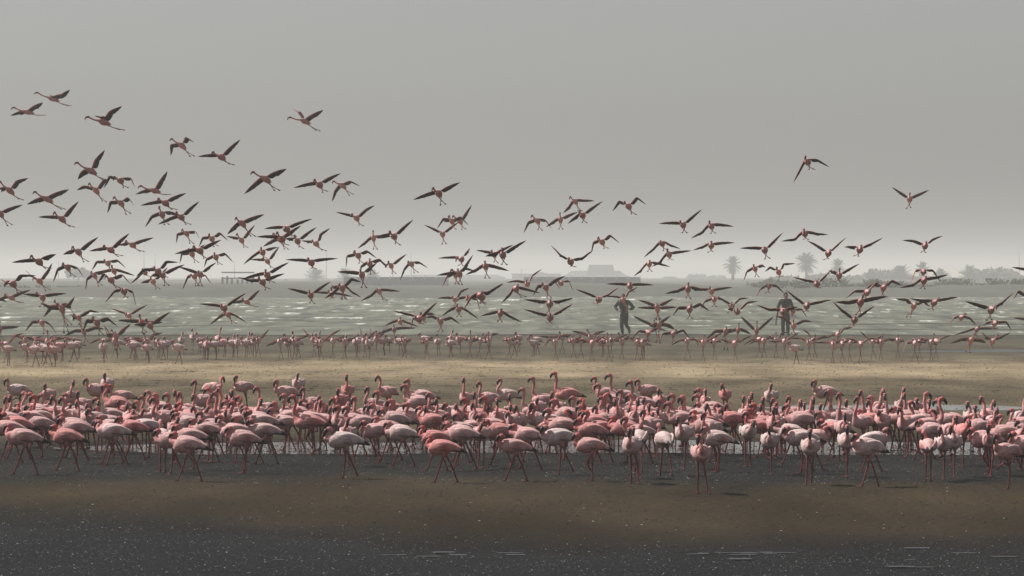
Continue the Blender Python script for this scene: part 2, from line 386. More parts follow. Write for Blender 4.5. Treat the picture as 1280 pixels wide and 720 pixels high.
LEGS = {   # hip, knee, foot, toe direction for the two legs
 'stand': [((-.01, .03, .36), (-.02, .03, .20), (-.005, .03, .006), (1, .15, 0)), ((-.01, -.03, .36), (-.025, -.03, .20), (.01, -.032, .006), (1, -.15, 0))],
 'one':   [((-.01, .022, .36), (-.018, .012, .20), (-.002, .008, .006), (1, 0, 0)), ((-.01, -.03, .36), (-.07, -.03, .27), (.03, -.03, .30), (1, 0, -.5))],
 'walka': [((-.01, .03, .36), (.045, .03, .205), (.115, .03, .006), (1, .1, 0)), ((-.01, -.03, .36), (-.085, -.03, .215), (-.165, -.03, .006), (1, -.1, 0))],
 'walkb': [((-.01, .03, .36), (-.055, .03, .21), (-.13, .03, .03), (.9, 0, -.4)), ((-.01, -.03, .36), (.0, -.03, .20), (.03, -.03, .006), (1, -.1, 0))],
 'walkc': [((-.01, .03, .36), (.05, .03, .215), (-.03, .03, .09), (.6, 0, -.7)), ((-.01, -.03, .36), (-.02, -.03, .20), (-.03, -.03, .006), (1, -.1, 0))],
 'wide':  [((-.01, .03, .36), (-.01, .055, .20), (.02, .085, .006), (1, .3, 0)), ((-.01, -.03, .36), (-.05, -.02, .21), (-.09, -.02, .006), (1, -.1, 0))],
}
def standing_mesh(post, legs, lat, name):
    rs = random.Random(name)
    neck, head, b1, b2 = POST[post]
    j = lambda a: rs.uniform(-a, a)
    mb = MB()
    nk = len(neck)
    lats = [lat * (i / nk) ** 1.5 for i in range(nk)]
    body = [(-.245, .388), (-.20, .402), (-.135, .424), (-.06, .440), (.03, .440), (.095, .434), (.148, .440)]
    br = [(.004, .004), (.024, .018), (.056, .046), (.094, .082), (.108, .098), (.104, .102), (.080, .084)]
    P = [Vector((x, 0, z)) for x, z in body] + [Vector((x + j(.010), l + j(.006), z + j(.008))) for (x, z), l in zip(neck, lats)]
    kw, kh = rs.uniform(.90, 1.08), rs.uniform(.92, 1.10)
    br = [(a * kw, b * kh) for a, b in br]
    rad = br + [(.050, .050), (.029, .029)] + [(.0208, .0208)] * (nk - 2)
    hx, hz = head
    P += [Vector((hx - .012, lat, hz - .006)), Vector((hx + .012, lat, hz)), Vector((hx + .034, lat * 1.05, hz - .004))]
    rad += [(.025, .028), (.0295, .035), (.022, .028)]
    sub = 3
    PP = catmull(P, sub); RR = sub_interp(rad, sub)
    nb = len(body) * sub
    def colf(i, ca, sa):
        t = i / (len(PP) - 1)
        if i < nb - 2:
            x = PP[i].x
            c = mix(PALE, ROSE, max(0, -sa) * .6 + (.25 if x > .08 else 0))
            if x < -.16: c = mix(c, GREY_SHADE, .4)
            return c
        k = (i - nb + 2) / (len(PP) - nb + 2)
        return mix(mix(PALE, NECK, min(1, k * 2.2 + .25)), HEADC, max(0, k - .62) * 2.4)
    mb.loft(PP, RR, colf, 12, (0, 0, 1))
    for sgn in (-1, 1):                                   # folded wings with black flight feathers showing at the tail
        wp = [(.105, .066, .458), (.075, .086, .458), (.01, .096, .456), (-.06, .088, .448), (-.13, .064, .430), (-.19, .036, .408), (-.245, .018, .388), (-.290, .006, .372)]
        wr = [(.005, .02), (.012, .046), (.017, .060), (.019, .060), (.018, .048), (.014, .034), (.009, .020), (.003, .006)]
        wq = catmull([Vector((x, y * sgn, z)) for x, y, z in wp], 2); wrr = sub_interp(wr, 2)
        red = rs.uniform(.1, .9); rx = rs.uniform(-.10, .0)
        def wc(i, ca, sa):
            x = wq[i].x
            c = mix(PALE, GREY_SHADE, .25 + .25 * math.sin(i * 1.7))
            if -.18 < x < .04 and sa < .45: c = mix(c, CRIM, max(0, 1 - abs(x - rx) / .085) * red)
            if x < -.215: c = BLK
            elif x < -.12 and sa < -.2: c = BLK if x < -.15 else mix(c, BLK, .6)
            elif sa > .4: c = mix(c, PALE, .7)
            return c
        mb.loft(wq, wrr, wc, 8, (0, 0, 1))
    for hip, kn, ft, toe in LEGS[legs]: leg(mb, hip, kn, ft, toe)
    me = mb.mesh(name, M_PLUM)
    bb = MB()
    H = Vector((hx + .030, lat * 1.05, hz - .004)); B1 = Vector((b1[0], lat * 1.1, b1[1])); B2 = Vector((b2[0], lat * 1.15, b2[1]))
    bp = catmull([H, B1, B1.lerp(B2, .5) + Vector((.006, 0, 0)), B2], 3)
    bb.loft(bp, sub_interp([.0230, .0225, .0190, .005], 3), [(1, 1, 1)] * len(bp), 8)
    bm = bb.mesh(name + '_bill', M_BILL)
    return me, bm
STAND = {}
def get_stand(post, legs, lat, var=0):
    k = (post, legs, lat, var)
    if k not in STAND: STAND[k] = standing_mesh(post, legs, lat * .045, 'flamingo_%s_%s_%d_%d' % (post, legs, lat + 1, var))
    return STAND[k]
YAW = {'L': 90, 'l': 45, 'F': 6, 'r': -45, 'R': -90, 'B': 176}   # 0 = facing the camera; the mesh faces +X
TONE = {'p': (.98, .83, .83), 'd': (.95, .58, .57), 'w': (1.0, 1.06, 1.06)}
POSTW = {'d': 'neck folded low', 'n': 'neck half folded', 'm': 'neck arched', 'u': 'neck held tall', 'f': 'neck curled'}
TONEW = {'p': 'pink', 'd': 'rosy', 'w': 'whitish'}
FACEW = {'L': 'side-on', 'l': 'angled', 'F': 'frontal', 'r': 'outward-turned', 'R': 'reversed', 'B': 'turned-away'}
BIRDS = []
def stand_bird(px, py, face, post, tone, zone_fn, rs, height_k=1.0):
    if post == 'm': post = 'd' if py > 521 else 'n' if py > 503 else 'm'      # birds further forward walk with the neck lower
    s = (py - HOR) / (CAMH - HEADZ[post] * height_k); d = FPX / s
    yaw = R(-90 - YAW[face] + rs.uniform(-13, 13))
    walk = face in 'LR' or (face in 'l' and rs.random() < .5)
    legs = rs.choice(['walka', 'walkb', 'walkc', 'walka', 'stand']) if walk else rs.choice(['stand', 'stand', 'wide', 'one', 'walka'])
    lat = rs.choice([-1, 0, 1]) if face in 'FB' else rs.choice([0, 0, 1, -1])
    me, bme = get_stand(post, legs, lat, rs.randrange(3))
    hx = POST[post][1][0] * height_k
    X = (px - 640) / s - math.cos(yaw) * hx; Y = d - math.sin(yaw) * hx
    o = link('flamingo', me, None, (X, Y, .002), yaw)
    k = height_k * rs.uniform(.94, 1.06); o.scale = (k, k, k); o.rotation_euler = (R(rs.uniform(-2.5, 2.5)), R(rs.uniform(-3, 3)), yaw)
    t = TONE[tone]; v = rs.uniform(.86, 1.02); g = rs.uniform(.92, 1.06)
    o.color = (min(1, t[0] * v), min(1, t[1] * v * g), min(1, t[2] * v * g), 1)
    b = link('bill', bme, o)
    z, grp = zone_fn(Y)
    lw = ''
    if Y < 56: lw = {'walka': 'striding, ', 'walkb': 'stepping, ', 'walkc': 'lifting a foot, ', 'stand': 'standing, ', 'one': 'on one leg, ', 'wide': 'legs apart, '}[legs]
    tag(o, '%s flamingo, %s, %s, %s%s' % (TONEW[tone], FACEW[face], POSTW[post], lw, z), 'flamingo', grp)
    BIRDS.append((o, X, Y, tone, face))
    return o
def zone_front(d):
    if d < 56: return 'near flock, gravel side', 'near flock gravel side'
    if d < 66: return 'near flock, beside the puddle', 'near flock by the puddle'
    return 'near flock, sandy far side', 'near flock sandy side'
def zone_row(d): return 'in the shoreline row', 'shoreline row'

# head x, head y (8x enlargement of a 160 px wide tile), facing, neck, tone
FRONT = {
0: """95,130lfw 462,150Ffp 715,150Fmp 890,130lfp 1060,80Ffw 1140,190lfp 1040,210Lmd 985,275Lmp 240,265Lmp 295,260Lmp 425,265Lmp 640,265Lmp
45,310Fmp 90,315Fmp 170,350Ldp 340,310Lmd 300,400Ldp 280,380Ldp 575,320Fmp 790,265Ffp 800,320Fmp 885,380Ffp 640,320lmp 700,380Fdp 740,390Fdp
960,400Lmp 990,340Fmp 880,450ldp 1195,310Ffd 450,350Fdp 370,350Ldp 270,480Ldp 990,480Ldp 980,520Ldp 1200,500Ldd 1020,540Ldw 650,525Ldp 40,490Ldd
620,480Ldp 530,580Ldd 95,610Ldp 200,420Ldp -10,420Ldp -40,520Ldp""",
1: """190,230Lmp 155,270Lmp 95,310Lmp 290,275Lmp 295,310lmp 380,280Lmp 240,340lmp 385,375Lmd 510,240Fup 560,265Fmp 660,105lup 640,275Fmw 790,235Lud
885,255lup 935,240lup 915,100rfp 1075,95lfp 1030,210Ffp 1120,265Lmd 1020,285Fmp 1060,265Fmp 975,330Lmp 1065,360Lmd 500,365Lmd 500,460Ldp 470,440Ldp
690,390Fmp 720,430Lmp 740,510lmp 660,510Ldp 780,400Fdp 940,480Lmp 1080,480Lmp 960,425Fdp 1180,430Ldp 1230,455Ldp 1240,530Ldp 1020,600Ldp 1150,390Fdp
25,370Fmp 20,430Fdp 130,410Fdp 80,480Ldw 280,400Fdp 325,545Bfw 310,610Ldp 500,570Ldp 460,660Ldp 450,520Fdp""",
2: """45,195lup 215,155lfp 410,75Ffw 490,185lmp 270,285Lmp 390,300Lud 905,90Fmd 840,215Ffd 1085,215lmp 1240,100lmp 1230,250Lmd 1000,310lmp 770,320lmp
590,280Ffp 560,330Lmp 620,335Fmp 435,345Fdd 310,370Fdp 20,345Fmp 165,400Lmp 220,375Lmp 440,440Ldp 560,430Ldp 680,380Lmp 740,390Fmp 800,400Fmp 835,415Lmp
880,380Fdp 930,420Lmp 895,510Ffp 1110,375Lmp 1190,390Lmp 1170,360Fdp 1210,500Lmp 1090,520Lmp 1270,440Ldp 760,640Ldw""",
3: """270,140Lmp 225,185Lmp 480,260lmp 525,320Fmp 790,85Fup 960,150lmp 1130,120lmw 915,275Fmp 1145,325Fmp 1210,395ldp 1080,400ldp 1025,310Lmd 820,290Lmd
640,360ldp 750,380Fdp 620,460Lmp 755,440Lmp 460,420Fdp 85,350Lmp 40,320Lmp 220,350Lmp 265,370Lmp 365,385Lmd 900,375Fmp 965,490Ldp 1020,540Lmd 930,560Fdp
1185,530Ldp 380,580Ldd 660,570Ldp 630,540Ldp 460,670Ldd 45,545Ldw 1160,660Ldp 1270,260Fmp""",
4: """190,110Lup 95,185Lup 445,70Lud 815,90Lmp 870,165Lmp 1005,95Lup 1190,150Lup 1095,240Lmp 1290,130lfp 610,280Lmp 720,320Lmd 480,310Fdp 400,245Fup
250,335Fdp 430,355Lmp 855,300lmp 960,300Rmp 870,390lmp 955,370Fmp 1060,350Fmp 1130,380Fdp 1210,290Lmp 1245,315Fmp 1240,350Fdp 670,385Lmp 570,415Rmd 730,410Fdp
230,390Lmw 165,390lmp 30,380Fmp 70,400Fmp 370,450Lmp 10,450Fdp 740,470Lmd 660,530Lmd 700,450Ldd 1020,520Ldd 1150,480Lmp 30,570Ldp 365,610Ldw 640,660Ldp
1165,640Ffw 1215,600Ffw 1250,540Bfw""",
5: """205,230Ffp 45,300Fmp 215,310lmp 315,290Lmp 280,370Lmp 435,325Lmp 465,305Fmp 580,240Lmp 565,280Lmp 655,235Ffp 850,160Ffd 1025,275Fmp 1070,290Fmp
1130,255Fmp 745,340Rmp 770,400rmp 720,410Fmp 575,360Lmp 900,380Fmp 1235,340Fmp 1260,390Fmp 1110,400Lmd 1130,385Lmd 1050,430Lmd 810,430Ldd 640,460lmp
550,455Ldd 530,500Ldp 635,590Ldw 410,530Ffw 135,460Fdd 180,430Fdp 80,400Fmp 40,430lmp 205,570Bfw 1095,550Fmw 610,715Ffp""",
6: """20,190Ffw 55,305lmp 180,285lmp 300,340Fmp 370,360Fmp 415,335Fmp 475,150Lfp 615,245Lup 700,270lup 770,335Ffp 845,290lup 965,240Fup 1100,260Fmp
1040,305Lmp 1035,360Fmp 1210,265Fup 1170,380Fdp 520,370Fmp 490,430Lmw 440,420Fdp 215,390Lmp 140,375Fmp 85,380Fmp 100,420Fmp 40,440Fmp 140,430Fdp
100,530Lmw 215,600Ldw 30,570Ffw 550,500Ldd 600,580Rdp 770,470Ffp 780,590Ffw 940,430Ldd 1260,430Ldp 1190,590Rdw 400,650Ffw 890,705ldw 1140,440Fdp""",
7: """45,230Fmw 85,240Fup 150,340rmp 200,340Fdp 285,270Rup 330,345Fmp 405,340Lmp 465,335Rup 360,450Rdp 70,430Fmp 240,510Ldp 735,380Fmw 810,395Fmp
905,330Fmp 945,345Fmp 975,390Fmp 1045,470Lmp 1150,400Lmp 1270,340Fmw 890,490Fdp 745,490Ldp 560,500Ffp 680,550Fdd 590,590Ffw 475,610Ffw 310,610Bfp 770,610Ldp
910,580Ffp 980,570Ldp 1005,680lfp 1180,540ldp 1240,580Fdp 1220,500Fdp 1200,670Ldp"""}
ROW = {
0: "30,310lf 205,290lf 295,320lf 405,310lf 480,320lf 500,250lm 675,280lf 735,260lf 1020,290Ff 1110,250lf 1270,260lf 350,270Lm 560,280lf",
1: "15,270lf 150,290lf 165,215Fm 265,255lf 305,270lf 380,260Ff 445,300lf 525,200Fm 645,180Fm 695,200Fm 705,260lf 745,265lf 785,240Fm 820,265lf 905,170Fu 915,245lf 1000,250lf 1045,215Fm 1090,225Fm 1140,255lf 1205,205Fm 1245,220Fm",
2: "303,225Fm 378,250lf 605,225Fm 627,185Fu 893,250Ff 995,245Ff 1025,220Ff 1110,235Fm 1225,240lf 375,205Fm",
3: "40,225Ff 115,235lf 200,245Ff 365,220lf 525,210Fm 625,250lf 663,195Fm 748,225Ff 1045,210Ff 1250,245lf",
4: "50,210Ff 170,245lf 215,230lf 860,250lf 1260,260lf",
6: "230,300lf"}
import re
def parse_birds(txt):
    return [(float(a), float(b), c) for a, b, c in re.findall(r'(-?\d+),(\d+)([A-Za-z]+)', txt)]
rs1 = random.Random(11)
for t, txt in FRONT.items():
    for x, y, c in parse_birds(txt):
        stand_bird(t * 160 + x / 8, 460 + y / 8, c[0], c[1], c[2], zone_front, rs1)
for t, txt in ROW.items():
    for x, y, c in parse_birds(txt):
        stand_bird(t * 160 + x / 8, 390 + y / 8, c[0], c[1], rs1.choice('pwww'), zone_row, rs1)

for i, (o, x, y, tn, fc) in enumerate(BIRDS):          # name the closest neighbour in the label
    if len(o['label'].split()) > 11: continue
    q = min((b for k, b in enumerate(BIRDS) if k != i), key=lambda b: abs(b[1] - x) + .25 * abs(b[2] - y))
    o['label'] += ', by a %s %s bird' % (TONEW[q[3]], FACEW[q[4]])

# ------------------------------------------------------------------ flamingos on the wing: body, head, left wing, right wing, feet
LA, LH = .25, .30                                 # arm and hand of the wing in metres
def wing(mb, S, W, T, fwd, side, pinker=False):
    """a thin cambered wing along shoulder -> wrist -> tip, coverts pink, flight feathers black"""
    path = catmull([S, S.lerp(W, .5) + Vector((0, 0, .008)), W, W.lerp(T, .5) + Vector((0, 0, .006)), T], 3)
    n = len(path); back = -fwd
    cfr = [0, .18, .38, .62, .84, 1.0]
    rows = []; cols = []
    for i, p in enumerate(path):
        t = i / (n - 1)
        tan = (path[min(i + 1, n - 1)] - path[max(i - 1, 0)]).normalized()
        c = back - tan * back.dot(tan)
        if c.length < .25: c = c + Vector((0, .3, -.45)); c = c - tan * c.dot(tan)
        c.normalize()
        c = (c + Vector((0, 0, -.28))); c = (c - tan * c.dot(tan)).normalized()
        nrm = tan.cross(c) * (1 if side > 0 else -1)
        if nrm.z < 0 and abs(nrm.z) > .3: nrm = -nrm
        ch = .165 * (1 - .25 * t) * min(1, .72 + 3 * t) if t < .62 else .165 * .845 * max(.05, 1 - ((t - .62) / .38) ** 1.7)
        if i % 2 and t > .5: ch *= .90
        th = .012 * (1 - .7 * t)
        up, dn, cu, cd = [], [], [], []
        for k, f in enumerate(cfr):
            prof = math.sin(math.pi * min(1, f * .95 + .05)) * th
            cam_ = math.sin(math.pi * f) * ch * .10
            q = p + c * (ch * (f - .12)) + nrm * cam_
            up.append(q + nrm * prof); dn.append(q - nrm * prof * .5)
            hand = t > .60
            cu.append(BLK if f > (.55 if not hand else .22) else mix((.58, .36, .35), CRIM, .55 * (1 - abs(f - .3) * 2) + .15))
            cd.append(BLK if f > ((.36 if not pinker else .62) if not hand else (.14 if not pinker else .30)) else mix(CRIM, (.45, .2, .19) if not pinker else (.82, .46, .45), .3 if not pinker else .8))  # running birds' underwings painted brighter pink, like sunlit coverts
        rows.append(up + dn[::-1]); cols.append(cu + cd[::-1])
    m = len(rows[0]); b = len(mb.v)
    for r_, c_ in zip(rows, cols): mb.v += r_; mb.c += c_
    for i in range(n - 1):
        for k in range(m):
            a = b + i * m + k; a2 = b + i * m + (k + 1) % m
            mb.f.append((a, a2, a2 + m, a + m))
    mb.f.append(tuple(b + k for k in range(m))); mb.f.append(tuple(b + (n - 1) * m + k for k in range(m))[::-1])
SHADED_BELLY = (.44, .215, .20)  # flying birds' body tone with its shade put into the colour
def flying_mesh(name, v_head, wl, wr, v_foot, rs, grounded=None):
    """offsets in metres in the (right, up) plane from the body centre; depth follows from the limbs' lengths"""
    hx, hz = v_head; fx, fz = v_foot
    dx, dz = hx - fx, hz - fz; q = math.hypot(dx, dz)
    dep = math.sqrt(max(.16, .95 ** 2 - q * q))
    fwd = Vector((dx, -dep, dz * (.8 if grounded is None else .35))).normalized()
    mb = MB(); up = Vector((0, 0, 1))
    neckL = .40; br = fwd * .12
    h2 = Vector((hx, 0, hz)); yb = math.sqrt(max(.0, neckL ** 2 - (h2 - Vector((br.x, 0, br.z))).length_squared))
    head = Vector((hx, br.y - yb * .92, hz))
    nd = (head - br).normalized()
    P = [-fwd * .215, -fwd * .17, -fwd * .11, -fwd * .03, fwd * .05, fwd * .105, fwd * .15 + nd * .012]
    kf = 1.0 if grounded is None else 1.28
    rad = [.004, .022 * kf, .046 * kf, .070 * kf, .074 * kf, .057 * kf, .034 * kf]
    base = P[-1]
    sag = Vector((0, 0, -.02))
    for t in (.18, .4, .65, .87): P.append(base.lerp(head, t) + sag * math.sin(math.pi * t)); rad.append(.024 if t < .3 else .0175)
    bd = (nd + Vector((0, 0, -.35))).normalized()
    P += [head, head + bd * .022, head + bd * .042]; rad += [.026, .028, .021]
    PP = catmull(P, 2); RR = sub_interp(rad, 2)
    nb = 14
    def cf(i, ca, sa):
        if i < nb - 1: return mix(SHADED_BELLY if grounded is None else (.70, .52, .51), PALE, max(0, sa) * .6 + (.15 if i > 9 else 0))  # running birds get a paler body, sunlight painted in
        k = (i - nb + 1) / (len(PP) - nb + 1)
        return mix(mix((.52, .36, .35), NECK, min(1, k * 2)), (.13, .03, .03), max(0, k - .5) * 2)  # upper neck and head coloured dark as if backlit
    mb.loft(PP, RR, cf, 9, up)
    lat = fwd.cross(up).normalized()
    up2 = lat.cross(fwd)
    for sgn, w in ((-1, wl), (1, wr)):
        S = fwd * .055 + lat * (.05 if lat.x * sgn > 0 else -.05) + up2 * .045
        tx, tz = w[-1]
        if len(w) == 2:
            wx, wz = w[0]
            a2 = math.hypot(wx - S.x, wz - S.z); k = min(1.35, max(1, a2 / LA))
            wy = S.y - math.sqrt(max(0, (LA * k) ** 2 - a2 * a2)) * .45
            W = Vector((wx, wy, wz))
            b2 = math.hypot(tx - wx, tz - wz); k2 = max(1, b2 / LH)
            T = Vector((tx, wy + math.sqrt(max(0, (LH * k2) ** 2 - b2 * b2)) * .75, tz))
        else:
            T2 = Vector((tx, 0, tz)); S2 = Vector((S.x, 0, S.z)); q2 = (T2 - S2).length
            ext = math.sqrt(max(0, (LA + LH) ** 2 - q2 * q2))
            W = S.lerp(Vector((tx, S.y, tz)), .45) + Vector((0, -ext * .22, .02))
            T = Vector((tx, S.y + ext * .45, tz))
        wing(mb, S, W, T, fwd, sgn, grounded is not None)
    for sgn in (-1, 1):
        hip = -fwd * .10 + lat * .028 * sgn - up2 * .035
        if grounded is None:
            f2 = Vector((fx + sgn * .042, 0, fz + rs.uniform(-.015, .015)))
            l2 = (f2 - Vector((hip.x, 0, hip.z))).length; y = math.sqrt(max(0, .44 ** 2 - l2 * l2))
            foot = Vector((f2.x, hip.y + y * .85, f2.z)); knee = hip.lerp(foot, .42) + Vector((0, 0, -.012))
            toe = (foot - knee).normalized()
        else:
            foot = Vector((fx + sgn * rs.uniform(.03, .10), rs.uniform(-.12, .12), -grounded + .01)); knee = hip.lerp(foot, .45) + Vector((-sgn * .01, .03, .01)); toe = Vector((rs.uniform(-.5, .2), -1, 0)).normalized()
        c = (.36, .14, .13) if grounded is None else (.15, .05, .047); dk = (.09, .03, .03)
        mb.loft([hip, hip.lerp(knee, .5), knee, knee.lerp(foot, .9), foot], [.016, .0085, .0095, .0075, .010], [SHADED_BELLY, c, c, c, dk], 6, (1, 0, 0))
        sd = toe.cross(Vector((0, .3, 1))).normalized()
        mb.quads([foot - toe * .01, foot + toe * .075 + sd * .026, foot + toe * .085, foot + toe * .075 - sd * .026, foot + Vector((0, -.012, .012))], [(0, 1, 4), (1, 2, 4), (2, 3, 4), (3, 0, 4), (0, 3, 2, 1)], [dk] * 5)
    me = mb.mesh(name, M_PLUM)
    bb = MB(); b0 = head + bd * .038; bq = [b0, b0 + bd * .035 + Vector((0, 0, -.004)), b0 + bd * .06 + Vector((0, 0, -.03)), b0 + bd * .07 + Vector((0, 0, -.06))]
    bb.loft(catmull(bq, 2), sub_interp([.02, .019, .014, .004], 2), [(1, 1, 1)] * 7, 7)
    return me, bb.mesh(name + '_bill', M_BILL)
def wing_word(b, L, Rr):
    def ang(w):
        t = w[-1]; return math.degrees(math.atan2(t[1], abs(t[0]) + 1e-6))
    a1, a2 = ang(L), ang(Rr); bent = len(L) == 2 and L[0][1] > L[1][1] + .03, len(Rr) == 2 and Rr[0][1] > Rr[1][1] + .03
    if all(bent): return 'both wings arched down'
    if a1 > 14 and a2 > 14: return 'wings raised in a V'
    if max(a1, a2) - min(a1, a2) > 38: return 'banking steeply, one wing high'
    if any(bent): return 'one wing bent down'
    if max(a1, a2) < -8: return 'wings pressed low'
    return 'wings spread almost level'
def fly_zone(y, x):
    if y < 215: return 'high above the rest in open sky', 'highest birds'
    if y < 285: return 'in the upper layer of the flying flock', 'upper layer'
    if y < 340: return 'against the pale sky above the far shore', 'above the far shore'
    if y < 373: return 'in front of the misty far shore', 'before the far shore'
    if y < 408: return 'low over the lagoon', 'low over the lagoon'
    return 'just lifting off the shoreline row', 'lifting off'
NF = [0]
def fly_bird(pts, k, x0, y0, rs, ground=False):
    P = [[(x0 + x / k, y0 + y / k) for x, y in grp] for grp in pts]
    (bx, by) = P[0][0]
    off = lambda q: ((q[0] - bx), -(q[1] - by))
    need = 0
    for w in (P[2], P[3]):
        q = [(0, 0)] + [off(a) for a in w]
        need = max(need, sum(math.hypot(q[i + 1][0] - q[i][0], q[i + 1][1] - q[i][1]) for i in range(len(q) - 1)))
    if ground:
        s = (by - HOR) / (CAMH - .50)
    else:
        s = min(62, max(45, need / .55))
        s = min(s, (by - HOR) / (CAMH - .75)) if by > 408 else s
    d = FPX / s
    m = lambda q: (off(q)[0] / s, off(q)[1] / s)
    c = at(bx, by, d)
    wl = [m(q) for q in P[2]]; wr = [m(q) for q in P[3]]
    me, bme = flying_mesh('flying_flamingo', m(P[1][0]), wl, wr, m(P[4][0]), rs, c.z if ground else None)
    o = link('flying_flamingo' if not ground else 'flapping_flamingo', me, None, c)
    v = rs.uniform(.85, 1.0); g2 = v * rs.uniform(.75, .98); o.color = (v, g2, g2, 1)
    link('bill', bme, o)
    ww = wing_word(c, wl, wr)
    if ground:
        tag(o, 'flamingo running with %s, %s, in the shoreline row' % (ww, 'neck stretched tall' if m(P[1][0])[1] > .16 else 'neck half raised' if m(P[1][0])[1] > .09 else 'neck held low'), 'flamingo', 'flapping birds in the shoreline row')
    else:
        z, g_ = fly_zone(by, bx)
        hx_, hz_ = m(P[1][0]); fx_, fz_ = m(P[4][0])
        tag(o, 'flying %s flamingo, %s, %s' % ('angled' if abs(hx_ - fx_) > .34 else 'half-angled' if abs(hx_ - fx_) > .17 else 'head-on', ww, z), 'flamingo', 'flying flock, ' + g_)
    NF[0] += 1
    return o
